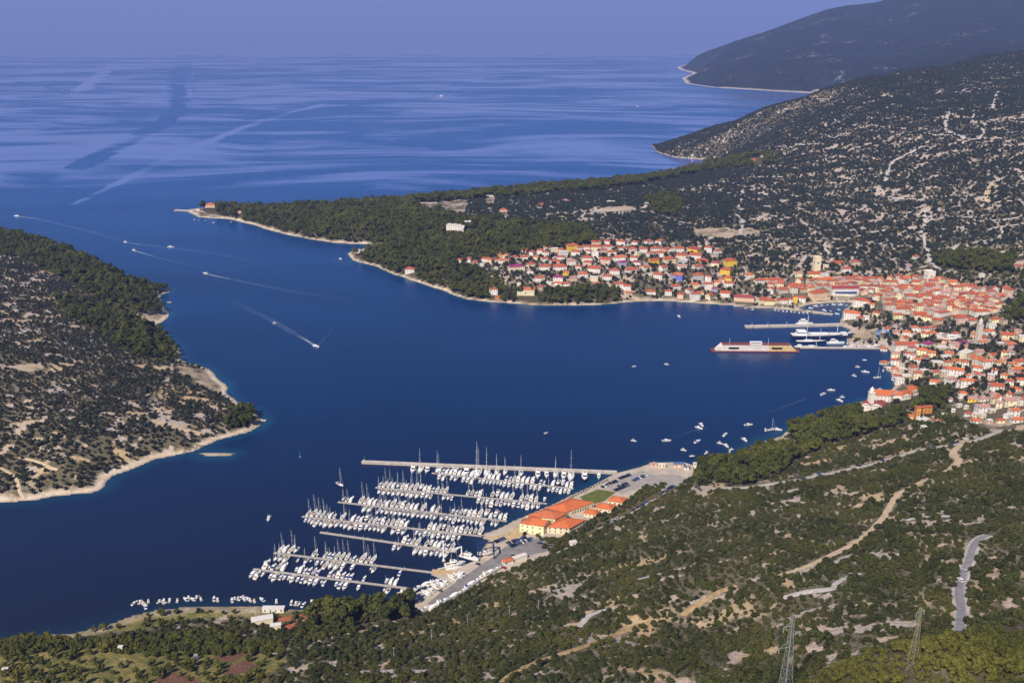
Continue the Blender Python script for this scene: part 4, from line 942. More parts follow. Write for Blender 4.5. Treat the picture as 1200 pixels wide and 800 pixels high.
def lamp_post(loc, h, label, col, nm='harbour_light'):
    e = empty(nm, loc); mb = MB(); mb.box((0, 0, .5), (1.4, 1.4, 1.0), 0, top=.8); mb.obj('base', m_conc, e)
    mb = MB(); mb.tube((0, 0, 1), (0, 0, h), .3, .22, 8); mb.obj('post', col, e); mb = MB(); mb.tube((0, 0, h), (0, 0, h + .8), .34, .12, 8); mb.obj('lantern', GLASS, e)
    return tag(e, label, 'harbour light')
p_ = at_z(427, 541.5); lamp_post((p_[0], p_[1], 1.9), 5.5, 'slim harbour light post on the breakwater end', mat('green_paint', (.03, .20, .09), .5))
PONT = [('the outermost pontoon', (506, 554.5), (672, 573)), ('the second pontoon', (440, 571.5), (641, 590.5)), ('the third pontoon', (396, 588.5), (594, 611)), ('the fourth pontoon', (354, 605.5), (565, 628.5)), ('the half-empty fifth pontoon', (375, 624), (536, 647)), ('the sixth pontoon', (321, 648), (506, 671)), ('the innermost pontoon', (297, 667), (480, 690))]
OCC = {  # (pontoon, far/near side): occupied stretches 0..1 from the seaward end, share of sailing yachts
    0: [('far', [(.02, .32), (.36, .80), (.83, 1)], .06), ('near', [(.05, .32), (.34, .80), (.82, 1)], .08)],
    1: [('far', [(0, .42), (.52, .62), (.66, .98)], .62), ('near', [(.02, .36), (.40, .47), (.60, .97)], .72)],
    2: [('far', [(0, .46), (.48, .62), (.66, .98)], .60), ('near', [(.16, .60), (.62, .98)], .80)],
    3: [('far', [(0, .22), (.26, .62), (.66, .98)], .45), ('near', [(.02, .60), (.64, .90)], .65)],
    4: [('far', [(.58, .70), (.74, .96)], .45), ('near', [(.55, .62), (.70, .98)], .75)],
    5: [('far', [(0, .14), (.22, .62)], .70), ('near', [(.02, .10), (.16, .58), (.62, .68), (.80, .84)], .55)],
    6: [('far', [(.03, .20), (.24, .42), (.46, .62), (.68, .72), (.82, .9)], .15), ('near', [(.0, .5), (.54, .62), (.68, .72), (.84, .88)], .18)]}
rb = np.random.default_rng(77)
for k, (pn, A, B) in enumerate(PONT):
    e, a, d, L = pier('pontoon', A, B, 2.3 if k != 4 else 2.6, .7, m_pont, f'floating plank walkway forming {pn} of the marina', 'pontoon', posts=12 if k == 4 else 24)
    nrm = np.array([-d[1], d[0]]); nrm = nrm if nrm[1] > 0 else -nrm
    for side, spans, sh in OCC[k]:
        s = 1 if side == 'far' else -1; cnt = 0
        for t0, t1 in spans:
            t = t0 * L + 1.5
            while t < t1 * L - 1:
                look = rb.choice(SAILS, p=SAILW) if rb.random() < sh else rb.choice(MOTS, p=MOTW)
                if k >= 5 and rb.random() < .25: look = rb.choice(['open boat with blue awning', 'dark-canopied small cabin cruiser', 'blue-canopied cabin cruiser'])
                sc = .78 + .2 * rb.random(); Lb = KITS[look][2] * sc; bm = Lb * .33
                q = a + d * (t + bm / 2) + nrm * s * (2.2 + Lb / 2 + rb.random() * .8)
                t += bm + .55 + rb.random() * .5 + (3.5 if rb.random() < .05 else 0)
                if rb.random() < .05: continue
                cnt += 1; stern_in = rb.random() < .85; h = math.atan2(nrm[1] * s, nrm[0] * s) + (0 if stern_in else math.pi) + rb.normal() * .03
                place_boat(look, q[0], q[1], h, f'{look}, {ordi(cnt)} from sea on {"far" if s > 0 else "near"} side of {pn}', 'boats moored along the marina pontoons', sc=sc)
# boats lying along the breakwater
BWB = [(487, 'big white flybridge motor yacht', 1, 'nearest the harbour light'), (495.5, 'large white sailing yacht', .8, 'between two white motor yachts at the outer end'), (503.5, 'big white flybridge motor yacht', .95, 'second motor yacht from the harbour light'), (515.5, 'two masted blue hulled yacht', .85, 'with its mast next to the small dinghy'), (532.5, 'open boat with white awning', 1.1, 'alone between yachts'),
       (549, 'big white flybridge motor yacht', 1.15, 'next to the tallest mast'), (562, 'two masted white yacht', 1.35, 'carrying the tallest mast of the harbour'), (572.5, 'large white sailing yacht', .95, 'just shoreward of the tallest mast'), (583.5, 'long sand-hooded sailing yacht', 1, 'midway along the wall'), (593, 'two masted white yacht', .7, 'midway along the wall'),
       (611.5, 'two masted blue hulled yacht', .8, 'under a bright blue cover'), (631.5, 'big white flybridge motor yacht', 1.0, 'third large motor yacht from the shore'), (641.5, 'white flybridge motor yacht', 1.1, 'between a motor yacht and a dark ketch'), (651.5, 'two masted white yacht', .8, 'beside three motor yachts'), (661.5, 'big white flybridge motor yacht', 1.0, 'beside the tall single mast'), (669.5, 'large white sailing yacht', .98, 'with the tall mast near the shore'), (685.5, 'dark hulled flybridge motor yacht', 1.2, 'with a dark hull near the shore'), (702, 'white-covered motor cruiser', 1, 'last before the shore')]
bn = np.array([-bwd[1], bwd[0]]); bn = bn if bn[1] < 0 else -bn
for px, look, sc, where in BWB:
    t = (px - 424) / 299; bp = at_z(424 + 299 * t, 542.2 + 12.3 * t); Lb = KITS[look][2] * sc; q = bp + bn * (3.4 + Lb / 2)
    place_boat(look, q[0], q[1], math.atan2(bn[1], bn[0]) + rb.normal() * .04, f'{look} at the breakwater, {where}', 'yachts moored stern to the breakwater', sc=sc)
SAILCLEAR = {}
# ------------------------------------------------------------------ buildings
WALLC = dict(w=((.76, .70, .62), 'white'), c=((.78, .66, .44), 'cream'), p=((.66, .46, .38), 'pink'), y=((.78, .52, .07), 'bright yellow'), o=((.66, .29, .07), 'orange'), t=((.56, .44, .32), 'tan'), b=((.16, .20, .58), 'blue'), l=((.46, .41, .52), 'lilac'), g=((.46, .44, .42), 'grey'), e=((.80, .55, .36), 'peach'), m=((.84, .76, .44), 'lemon yellow'), s=((.60, .51, .41), 'stone'))
ROOFC = dict(r=((.42, .092, .042), 'red tiled'), o=((.56, .14, .045), 'orange tiled'), d=((.30, .05, .05), 'dark red'), m=((.26, .035, .13), 'purplish red'), k=((.44, .23, .19), 'faded pink'), f=((.66, .60, .54), 'flat pale'), g=((.30, .28, .27), 'grey'), a=((.09, .13, .24), 'blue metal'))
WM = {k: mat('plaster_' + v[1].replace(' ', '_'), v[0], .9, .15, var=.12, scale=.25) for k, v in WALLC.items()}
def tile_mat(k):
    col, nm = ROOFC[k]; m = bpy.data.materials.new(nm.replace(' ', '_') + '_roof'); m.use_nodes = True; T = NT(m); b = T.n['Principled BSDF']; pos = T.new('ShaderNodeNewGeometry').outputs['Position']
    rnd = T.new('ShaderNodeObjectInfo').outputs['Random']
    n = T.noise(pos, .35, 4, .65); c = T.mix(n, tuple(q * .72 for q in col), tuple(min(1, q * 1.2 + .012) for q in col)); c = T.mix(T.math('MULTIPLY', rnd, .28), c, (.30, .14, .10)) if k in 'rod' else c
    w_ = T.new('ShaderNodeTexWave'); T.set(w_.inputs['Vector'], pos); w_.inputs['Scale'].default_value = 1.1; w_.inputs['Distortion'].default_value = 1
    T.set(b.inputs['Base Color'], T.mix(T.math('MULTIPLY', w_.outputs[0], .18), c, tuple(q * .5 for q in col))); b.inputs['Roughness'].default_value = .9; b.inputs['Specular IOR Level'].default_value = .15; return m
RM = {k: tile_mat(k) for k in ROOFC}
WIN = mat('window_dark', (.03, .035, .045), .3, .4); SHUT = mat('green_shutter', (.04, .10, .06), .7, .2); DOOR = mat('blue_door', (.04, .12, .30), .6, .2); AWN = mat('blue_awning', (.02, .06, .25), .9, .1)
def centroid(q): return np.mean(np.array(q), 0)
class Grid(MB):
    """faces with shared corners"""
    def __init__(s): super().__init__(); s.D = {}
    def v(s, p):
        k = tuple(round(c, 3) for c in p)
        if k not in s.D: s.D[k] = len(s.V); s.V.append(tuple(p))
        return s.D[k]
    def quad(s, a, b, c, d, mi):
        f = [s.v(p) for p in (a, b, c, d)]
        if len(set(f)) == 4: s.F.append(tuple(f)); s.M.append(mi)
def wall_side(G, P, Q, zb, h, floors, r, sill=.9, ww=1.1, wh=1.35, every=3.2, winmi=1, drop=3.0, fmin=0):
    L = math.hypot(Q[0] - P[0], Q[1] - P[1]); n = max(1, int(L / every)); us = [0]; w_on = []
    for i in range(n):
        c = (i + .5) * L / n; w_ = min(ww, L / n * .5); us += [c - w_ / 2, c + w_ / 2]
    us.append(L); fh = h / floors; vs = [-drop, 0]
    for f in range(floors): vs += [f * fh + min(sill, fh * .3), f * fh + min(sill + wh, fh * .82)]
    vs.append(h); vs = sorted(set(round(v_, 3) for v_ in vs))
    pt = lambda u, v_: (P[0] + (Q[0] - P[0]) * u / L, P[1] + (Q[1] - P[1]) * u / L, zb + v_)
    for i in range(len(us) - 1):
        for j in range(len(vs) - 1):
            isw = i % 2 == 1 and j >= 2 and (j - 2) % 2 == 0 and j < len(vs) - 1 and (j - 2) // 2 >= fmin and r.random() < .93
            G.quad(pt(us[i], vs[j]), pt(us[i + 1], vs[j]), pt(us[i + 1], vs[j + 1]), pt(us[i], vs[j + 1]), winmi if isw else 0)
def quad_roof(q, z, pitch, over, kind, mats, parent, name='roof', axis=None):
    """hip or gable roof over four corners (front-left, front-right, back-right, back-left)"""
    c = centroid(q); q = [np.array(p, float) for p in q]
    grow = lambda p: p + (p - c) / np.linalg.norm(p - c) * over * 1.4
    e = [grow(p) for p in q]; L01 = np.linalg.norm(e[1] - e[0]); L12 = np.linalg.norm(e[2] - e[1])
    if axis is None: axis = 0 if L01 >= L12 else 1
    if axis == 0: a, b, cc, d = e[0], e[1], e[2], e[3]
    else: a, b, cc, d = e[1], e[2], e[3], e[0]
    w_ = (np.linalg.norm(d - a) + np.linalg.norm(cc - b)) / 2; m1 = (a + d) / 2; m2 = (b + cc) / 2; Lr = np.linalg.norm(m2 - m1); rh = w_ / 2 * pitch
    ins = 0 if kind == 'g' else min(w_ / 2 * .95, Lr * .48)
    r1 = m1 + (m2 - m1) * ins / Lr; r2 = m2 - (m2 - m1) * ins / Lr
    mb = MB(); t = .22
    lo = [(*p, z - .05) for p in (a, b, cc, d)]; hi = [(*p, z + t) for p in (a, b, cc, d)]; R1 = (*r1, z + t + rh); R2 = (*r2, z + t + rh)
    n = 0; mb.V = lo + hi + [R1, R2]
    mb.F = [(3, 2, 1, 0), (0, 1, 5, 4), (1, 2, 6, 5), (2, 3, 7, 6), (3, 0, 4, 7), (4, 5, 9, 8), (6, 7, 8, 9), (5, 6, 9), (7, 4, 8)]; mb.M = [0] * 9
    if kind == 'g': mb.M[7] = mb.M[8] = 1
    o = mb.obj(name, mats, parent); return o, z + t + rh, (r1 + r2) / 2
def building(name, corners, zb, h, floors, wall, roof, rk='h', pitch=.42, over=.5, r=None, chimney=True, parent=None, drop=3.0, win=True, every=3.2, wallname='wall', **kw):
    """corners in world xy, counter-clockwise from front-left; returns the Empty that carries walls and roof"""
    r = r or np.random.default_rng(abs(int(corners[0][0] * 13 + corners[0][1] * 7)) + 3); c = centroid(corners)
    e = parent or empty(name, (c[0], c[1], zb)); L = [(p[0] - e.location.x, p[1] - e.location.y) for p in corners]; z0 = zb - e.location.z
    G = Grid()
    kw = dict(dict(ww=1.1, wh=1.35), **kw)
    if not win: kw.update(ww=.01, wh=.01)
    for i in range(4): wall_side(G, L[i], L[(i + 1) % 4], z0, h, floors, r, every=every if win else 999, drop=drop, **kw)
    if rk == 'f':
        f = [G.v((p[0], p[1], z0 + h)) for p in L]; G.F.append(tuple(f)); G.M.append(0)
    G.obj(wallname, [WM[wall], WIN], e)
    if rk == 'f':
        mb = MB(); cc = centroid(L); g = [np.array(p) + (np.array(p) - cc) / np.linalg.norm(np.array(p) - cc) * .35 for p in L]
        mb.loft([[(*p, z0 + h + .003) for p in g], [(*p, z0 + h + .45) for p in g]], 0); ro = mb.obj('roof', RM[roof], e)
    else:
        ro, zt, rc = quad_roof(L, z0 + h + .02, pitch, over, rk, [RM[roof], WM[wall]], e)
        if chimney and r.random() < .6:
            mb = MB(); w_ = .7; mb.box((rc[0] + (r.random() - .5) * 2, rc[1] + (r.random() - .5) * 1, zt - .1), (w_, w_, 1.7), 0); mb.obj('chimney', WM['c' if wall != 'w' else 'w'], ro)
    return e
def rect(cx, cy_, w_, d, yaw):
    cs, sn = math.cos(yaw), math.sin(yaw)
    return [(cx + a * cs - b * sn, cy_ + a * sn + b * cs) for a, b in ((-w_ / 2, -d / 2), (w_ / 2, -d / 2), (w_ / 2, d / 2), (-w_ / 2, d / 2))]
FOOT = []      # footprints, to keep trees out of houses
HOUSES = []
def house(name, px, py, wpx, wall, roof, floors, rk, yaw, z=None, ratio=.8, label=None, cat=None, group=None, fh=3.0, win=True):
    if z is None: g = ground([px], [py])[0]; x, y, zb = g
    else: x, y = at_z(px, py, z); zb = z
    dep = y * CP + (CAM_Z - zb) * SP; w_ = wpx * dep / F_PX; ca, sa = abs(math.cos(yaw)), abs(math.sin(yaw)); w_ = w_ / (ca + sa * ratio); d = w_ * ratio
    n = math.hypot(x, y); off = (d * ca + w_ * sa) / 2; x += x / n * off; y += y / n * off
    zb = max(zb, float(gz(x, y)) - .5) if z is None else zb
    e = building(name, rect(x, y, w_, d, yaw), zb, floors * fh, floors, wall, roof, rk, win=win)
    FOOT.append((x, y, max(w_, d) * .62)); tag(e, label, cat, group); return e
rh = np.random.default_rng(909)
HILL = '''538.8,309,9,w,r;549,308,9,w,r;554,303,11,w,f;557,309.3,6,p,r;565,311.5,6,w,f;569,307.5,9,w,r;574.5,308.7,10,e,r;581,299.7,11,w,r;584.5,309.5,9,w,o;588,302,8,o,r;594,303,8,w,r;593,309,9,p,o;603,305.5,9,w,r;605,318,20,c,m;614,297.5,11,p,r;624,300,8,w,r;614,305.5,9,w,r;622,314.5,11,c,r;628,305.5,7,c,o;633,298,8,w,r;
579,346,11,w,r,3;583,350.5,6,o,r,1;617,347,21,c,o,3;633,340.5,7,p,r;631,330.5,9,w,r;622,322,10,w,f,1;641,294,10,w,r;650,296,9,c,f;639,300,8,w,r;657.5,297,9,p,r;652,299.5,6,l,r;671,295,16,y,r,3;678.6,294.4,8,w,r;675,300,12,w,r;660,302.5,11,w,f,3;657,305.5,9,w,r;638,307.5,9,w,r;669,311,12,w,k;687,294,10,w,r;698,288,11,c,r;699,294,14,c,r;712,287,9,w,r;712.6,293.5,13,w,r;728,288,12,w,r;690.5,299,9,w,r;
698,302.5,10,w,f,3;688,307,13,w,r;710,311,14,p,r,3;717,300,10,w,r;707,297,9,p,r;727,306,11,w,o;730,295,9,w,r;729,312,10,l,m;721,306,7,w,r;689,312,12,p,r;652,311,11,p,r;656,317,16,w,r;639,317,14,w,r;697,320,17,w,r;678.6,317,9,w,r;720,322,12,w,r;683,326,12,w,o;634.6,330,9,c,r;654,330,12,w,m;663,323.5,7,y,o;672,330,9,p,k;696,330,10,c,f;711.6,329,12,w,r;700.6,334.7,8,p,r,1;
655,335,10,w,o,1;664,335,9,w,r,1;644,334.3,9,c,f,1;634.6,340,6,p,r;725.4,338,13,w,r;735,340.4,10,w,r;736,321,8,w,r;744,288,8,w,r;760,287,11,w,r;773.5,287,12,w,r;741,295.5,9,p,r;754,296.5,10,w,r;747,300.5,7,m,f;768,295.5,11,w,r;781,296.5,13,e,r;788,297.3,8,w,f;795.5,295.5,11,w,r;761.6,301,9,w,r;773.5,301,10,w,r;798,303.7,13,c,r;814,297,16,y,d;815,304,16,w,r;830,296.5,11,w,r,3;841,298.4,10,w,r;
743,306.5,10,w,r;747,312,10,w,d;766,310,12,y,r;783.6,309,16,c,r;777,317.8,11,w,r;801,310,13,g,f;799,316.8,13,w,k;823,307.7,12,o,r,1;816.6,317,12,w,r;837,302.5,9,t,g;838.6,313,11,c,d;740.5,320.5,13,w,r;753,317.5,8,w,o;758,318,9,w,r;771.7,327.5,13,w,r;795,329.6,13,b,o,3;788.5,329,6,l,r,3;817.6,329.5,12,g,r,3;830,331,9,w,r,3;760,324,8,c,f,1;792,340.5,12,w,r;783,346.8,9,w,r;762.5,345.4,12,w,r,1;737,346,8,t,o,1;
797.4,350.6,8,e,r;814,338,11,c,o;830,339.6,9,w,r,3;807.5,344.5,10,w,r;814,352.6,12,w,r,3;821,349.4,6,m,o,3;831,352,11,c,r;837,342.5,7,l,d;849.6,348.5,14,w,r;855,312.6,15,y,r,3;850.5,323.6,15,y,r,3;853,331,13,y,r;855,337.2,12,w,r;845,332,7,w,r;878,327,11,w,o;890,333.7,13,w,r;898,332,8,c,o;841,335.3,9,c,o;871.6,354.5,25,e,d;893,356.5,14,c,r'''
TOWNL = '''901,357.6,13,m,r;910.6,356.4,8,c,r;918,356.4,9,w,r;925,355.4,7,w,r;931.7,355.4,5.5,y,o,3;939,354.6,11,w,r;958,353,23,e,r,3;908,333.8,20,w,r;934.4,325,10,c,k;953.7,326.5,15,m,r;966,328,9,w,f,3;931.7,335,6,y,o;927,338.5,9,t,r;991,319.5,10,w,r;967.5,315.3,7,e,f;980,311.4,14,t,r,1;1002,311.5,9,t,r;1010,360.5,20,w,r,3;998,375,20,w,o,3;1011,341.8,9,w,r,3;1023,342.6,13,c,d,3;1034.6,340.7,11,e,r;1025.5,352,9,w,r;1020,361.5,9,w,o;1014.5,376,8,w,f;1007,377,8,p,r;1027,372,10,c,r;1051,374,10,m,r;1076,374,16,c,r;
1061.6,394.6,11,w,o;1071,388.6,9,w,o;1083,390,10,w,r;1092,388.6,9,p,r;1087,406,15,g,m,1;1102.5,410.5,14,t,f,1;1129,404.4,10,w,m,1;1080,416.5,15,m,o;1083,424,10,p,r;1098,428,13,t,f,1;1111.6,417,11,p,o,1;1108,421,11,c,f,1;1110,430,9,c,r;1119,425.3,8,e,o,1;1131,420,20,c,f;1118,443.4,20,w,o,3;1074,446,10,c,r,3;1095,451,12,w,o,1;1134,453.4,19,w,o;1135.5,443.5,9,w,o,1;1057,435.6,10,e,f,1;1061,444,13,t,f,1;1143,430,11,t,o,3;1154,432.4,13,w,o,3;1158,393.6,12,w,o;1151,401.5,9,c,r;1180,398.6,17,c,r;1198,403,12,c,f,3;1177,427,12,e,k;1144,437,12,w,o;1195,429.6,14,w,r;1190,439.6,16,p,o;
1085.5,377,14,m,r;1099,380.4,12,t,r;1104,371.7,18,w,r;1124,380,17,p,r,3;1137,381,13,w,r;1149,370,18,w,r;1166,379.4,11,m,r;1179,379.6,11,t,k;1161,386,9,w,f;1076,491.5,9,o,r,4;1086.5,487,8,o,r,3;1068.5,491,8,e,o,1;1081,495.6,14,w,f,1;1091.7,495.5,5,w,r,1;1082,503.5,6,w,f,1;1128,464,9,e,o,1;1140,459.4,6,e,o,1;1140,471.5,14,y,k,1;1152,470.6,10,w,k,1;1166,459.5,17,w,r;1165,466.5,12,g,k,1;1150,484,14,w,k;1143.5,489,8,c,f,1;1151.5,490,6,c,f,1;1162,484,7,t,f,1;1182,476.5,14,c,k;1187,488.3,11,w,o;1143,496.5,10,w,o,1;1159,496.4,7,p,f,1;1190.5,495.6,12,w,o,1;1189,459,10,e,o,1;1196,452,12,w,o;1124,477.5,5,w,f,1;1132,479.5,5,m,f,1;1126,466.5,6,w,f,1;1117,483.4,5,w,f,1;1180,490.5,9,w,f,1;1170,471,7,w,r;1172,496,8,c,r,1;1176,446,9,c,o;1165,440,8,w,r;1108,461,6,w,f,1;1106,489,6,w,f,1;1099,497,6,c,r,1;1112,471,6,w,k,1'''
HLAND = [('the blue-fronted villa', 795, 329), ('the tall yellow pair', 851, 318), ('the shore hall with arcades', 871, 354), ('the villa with a square tower', 615, 346), ('the pine wood edge', 545, 308), ('the purple-roofed villa', 654, 330), ('the yellow-fronted hilltop villa', 671, 295), ('the hilltop road', 728, 287), ('the shore pines', 690, 340), ('the upper yellow villa', 814, 297), ('the quarry clearing', 838, 290), ('the white gabled shore house', 814, 352)]
TLAND = [('the bright orange-yellow quay house', 931, 354), ('the square stone tower', 957, 315), ('the tall campanile', 1146, 400), ('the monastery church', 1035, 470), ('the long white quayside hall', 988, 345), ('the shipyard hall with blue doors', 1060, 408), ('the big white orange-roofed block', 1118, 440), ('the brick orange tower house', 1076, 490), ('the beached white yacht', 1115, 397), ('the inner harbour mouth', 998, 370), ('the wooded hill above town', 1185, 360), ('the cypress pair', 1043, 372), ('the upper tall white house', 1090, 331), ('the olive field edge', 1170, 490)]
LOOKS = {}
def house_label(px, py, wall, roof, floors, w_, lands, word):
    b = min(lands, key=lambda l: abs(l[1] - px) + abs(l[2] - py) * 1.5)[0]
    size = {1: 'low', 2: 'two-storey', 3: 'tall', 4: 'tower-like'}[floors]
    base = f'{size} {WALLC[wall][1]} {word} with {ROOFC[roof][1]} roof'
    LOOKS[(base, b)] = LOOKS.get((base, b), 0) + 1; k = LOOKS[(base, b)]
    return f'{base}, ' + (f'{ordi(k)} nearest {b}' if k > 1 else f'nearest {b}')
def parse(S, lands):
    o = []
    for it in S.replace('\n', '').split(';'):
        f = it.split(',')
        if len(f) < 5: continue
        px, py, w_ = map(float, f[:3]); fl = int(f[5]) if len(f) > 5 else (2 if w_ >= 7 else 1); o.append([px, py, w_, f[3], f[4], fl])
    o.sort(key=lambda q: min(abs(l[1] - q[0]) + abs(l[2] - q[1]) * 1.5 for l in lands)); return o
for px, py, w_, wl, rf, fl in parse(HILL, HLAND):
    rk = 'f' if rf == 'f' else ('g' if rh.random() < .45 else 'h')
    house('hillside_house', px, py, w_, wl, rf, fl, rk, rh.normal() * .28 + (.15 if rh.random() < .5 else -.2), label=house_label(px, py, wl, rf, fl, w_, HLAND, 'villa'), cat='house', group='hillside villas above the bay', ratio=.75 if w_ < 18 else .5)
for px, py, w_, wl, rf, fl in parse(TOWNL, TLAND):
    rk = 'f' if rf == 'f' else ('g' if rh.random() < .5 else 'h')
    house('town_house', px, py, w_, wl, rf, fl, rk, rh.normal() * .3, label=house_label(px, py, wl, rf, fl, w_, TLAND, 'house'), cat='town house', group='houses of the harbour town', ratio=.75 if w_ < 18 else .55)
# the tightly packed old town: roofs row behind row
OLD = [(900, 336), (960, 331), (1040, 328), (1082, 327), (1130, 338), (1186, 342), (1166, 368), (1120, 373), (1080, 371), (1048, 369), (1030, 364), (1022, 350), (1000, 343), (975, 340), (930, 348), (900, 346)]
cand = []
yy = 331.0
while yy < 374:
    x0 = 898 + rh.random() * 6
    while x0 < 1190:
        w_ = 7.0 + rh.random() * 5.5; px = x0 + w_ / 2; py = yy + rh.normal() * 1.0
        if pip(np.array([px]), np.array([py]), OLD)[0]: cand.append((px, py, w_))
        x0 += w_ * (.98 + .35 * rh.random())
    yy += 4.3
hand = np.array([(float(a.split(',')[0]), float(a.split(',')[1])) for a in TOWNL.replace('\n', '').split(';') if a])
cand = [c for c in cand if np.min(np.abs(hand[:, 0] - c[0]) / 9 + np.abs(hand[:, 1] - 2 - c[1]) / 4.5) > .75]
cand.sort(key=lambda q: min(abs(l[1] - q[0]) + abs(l[2] - q[1]) * 1.5 for l in TLAND))
for px, py, w_ in cand:
    wl = rh.choice(list('wcctsepcs')); rf = rh.choice(list('rrrrdoorkr')); fl = int(rh.choice([2, 2, 3, 3]))
    house('town_house', px, py, w_, wl, rf, fl, 'g' if rh.random() < .6 else 'h', rh.normal() * .35 + (math.pi / 2 if rh.random() < .3 else 0), label=house_label(px, py, wl, rf, fl, w_, TLAND, 'old-town house'), cat='town house', group='houses of the harbour town', ratio=.9, fh=2.9)
# the terraced quarter on the slope: small houses between the gardens
c2 = []
while len(c2) < 62:
    px, py = rh.uniform(1035, 1199), rh.uniform(388, 498)
    if not pip(np.array([px]), np.array([py]), TOWN3)[0] or (px < 1115 and py > 452): continue
    al = np.vstack([hand, np.array([(c[0], c[1]) for c in c2]).reshape(-1, 2)])
    if np.min(np.abs(al[:, 0] - px) / 11 + np.abs(al[:, 1] - 2 - py) / 7) < .95: continue
    c2.append((px, py, rh.uniform(6.5, 11)))
c2.sort(key=lambda q: min(abs(l[1] - q[0]) + abs(l[2] - q[1]) * 1.5 for l in TLAND))
for px, py, w_ in c2:
    wl = rh.choice(list('wwwctpe')); rf = rh.choice(list('rrookf')); fl = int(rh.choice([1, 2, 2]))
    house('terrace_house', px, py, w_, wl, rf, fl, 'f' if rf == 'f' else ('g' if rh.random() < .5 else 'h'), rh.normal() * .35, label=house_label(px, py, wl, rf, fl, w_, TLAND, 'garden house'), cat='garden house', group='garden houses on the town slope')
# stray farmhouses outside the town
for px, py, w_, wl, rf, fl, lb in [(481, 320.5, 12, 'w', 'r', 2, 'white house with red roof alone on the wooded point shore'), (247, 243.5, 12, 'e', 'o', 2, 'orange villa among pines at the tip of the peninsula'), (420.5, 296.5, 3.2, 'w', 'f', 2, 'tiny white hut on the inner wooded point'), (635, 241, 8, 't', 'r', 1, 'red roofed farmhouse in the clearing above the wood'), (663, 237, 9, 'e', 'k', 1, 'pink roofed farmhouse right of the red roofed farmhouse'), (590, 247.5, 8, 'e', 'r', 1, 'red roofed cottage in the middle of the pine wood'),
                              (574, 231.5, 9, 'w', 'f', 1, 'white flat building on the skyline of the wood'), (883, 189, 8, 'p', 'r', 1, 'red roofed farmhouse alone above the bay'), (894, 184, 6, 'w', 'r', 1, 'smaller red roofed farmhouse behind the lone farmhouse'), (716, 238, 10, 'w', 'f', 1, 'long white shed by the hilltop road'), (281, 250, 6, 'e', 'k', 1, 'small pale cottage half hidden in the peninsula pines'), (1073, 305, 8, 'w', 'r', 2, 'white house with red roof beside the wooded rise'), (1064, 315, 7, 'l', 'k', 2, 'lilac house below the wooded rise'), (1150, 326, 6, 'w', 'f', 2, 'white cube house below the wooded rise'), (1193, 314, 9, 'p', 'r', 1, 'pink house right of the wooded rise'), (983, 497.5, 11, 'p', 'r', 1, 'red roofed house deep in the pine wood below the monastery'), (233, 246.8, 6, 'w', 'k', 1, 'small pale boathouse at the root of the landing stage'), (984, 298, 5, 'w', 'f', 1, 'small white hut on the slope above the square tower')]:
    house('farmhouse', px, py, w_, wl, rf, fl, 'f' if rf == 'f' else 'h', rh.normal() * .2, label=lb, cat='house', group='lone houses outside the town')
# ------------------------------------------------------------------ special buildings
def wq(L, z): return [tuple(p) for p in at_z([p[0] for p in L], [p[1] for p in L], z)]
def multi(name, parts, label, cat, z):
    e = None
    for q, h, fl, wall, roof, rk, kw in parts:
        c = wq(q, z)
        if e is None: cc = centroid(c); e = empty(name, (cc[0], cc[1], z))
        building(name, c, z, h, fl, wall, roof, rk, parent=e, chimney=kw.pop('chimney', False), **kw)
        cc = centroid(c); FOOT.append((cc[0], cc[1], np.linalg.norm(np.array(c[0]) - np.array(c[2])) / 2))
    return tag(e, label, cat)
multi('marina_building', [([(637, 603), (664, 606), (696, 595), (668, 590)], 5.2, 1, 'c', 'o', 'h', dict(every=2.6, sill=1.2, wh=2.2, pitch=.36))], 'long cream hall with big orange tiled roof beside the marina quay', 'building', QZ)
multi('marina_building', [([(617, 613), (650, 617), (664, 610), (640, 605)], 7.2, 2, 'm', 'o', 'h', dict(pitch=.34)), ([(609, 622), (621, 624.2), (634, 617), (622, 613.5)], 7.6, 2, 'm', 'o', 'h', dict(pitch=.3, every=4.2)), ([(620, 624.6), (637, 627), (646, 620.5), (629, 618.5)], 8.2, 2, 'm', 'o', 'g', dict(pitch=.55, chimney=True, every=4.6)), ([(641, 624), (667, 626), (686, 616), (659, 613)], 5.6, 2, 'c', 'o', 'h', dict(pitch=.36, every=4))], 'lemon yellow harbour building with stepped orange roofs and gable front', 'building', QZ)
for q, lb in [([(684, 604.8), (698, 607.2), (702.5, 602), (689, 600)], 'smallest hip roofed pavilion beside the long cream hall'), ([(697, 598.4), (716, 601), (721.5, 595), (703, 593)], 'middle hip roofed pavilion behind the smallest one'), ([(712, 590.4), (729, 592.5), (735, 587), (718.5, 585)], 'farthest hip roofed pavilion below the marina car park')]:
    t = multi('pavilion', [(q, 3.2, 1, 'c', 'o', 'h', dict(pitch=.45))], lb, 'pavilion', QZ); t['group'] = 'orange roofed pavilions by the marina'
for px, py, w_, wl, rf, lb in [(765.5, 547, 8, 'p', 'k', 'pink waterside kiosk nearest the breakwater root'), (775, 548, 9, 'c', 'f', 'cream flat roofed kiosk between pink and blue kiosks'), (795, 547.5, 12, 'e', 'a', 'long kiosk with blue metal roof at the water'), (804, 550.5, 6, 'w', 'a', 'small white kiosk with blue roof beside the pines'), (814, 546, 4, 'w', 'f', 'tiny white hut against the pines')]:
    house('kiosk', px, py, w_, wl, rf, 1, 'f' if rf == 'f' else 'g', .05, z=QZ, label=lb, cat='kiosk', group='waterside kiosks by the car park', ratio=.5)
house('shed', 595, 663, 14, 'w', 'o', 1, 'h', .5, z=QZ, label='white boatyard workshop with orange tiled roof', cat='shed', ratio=.6)
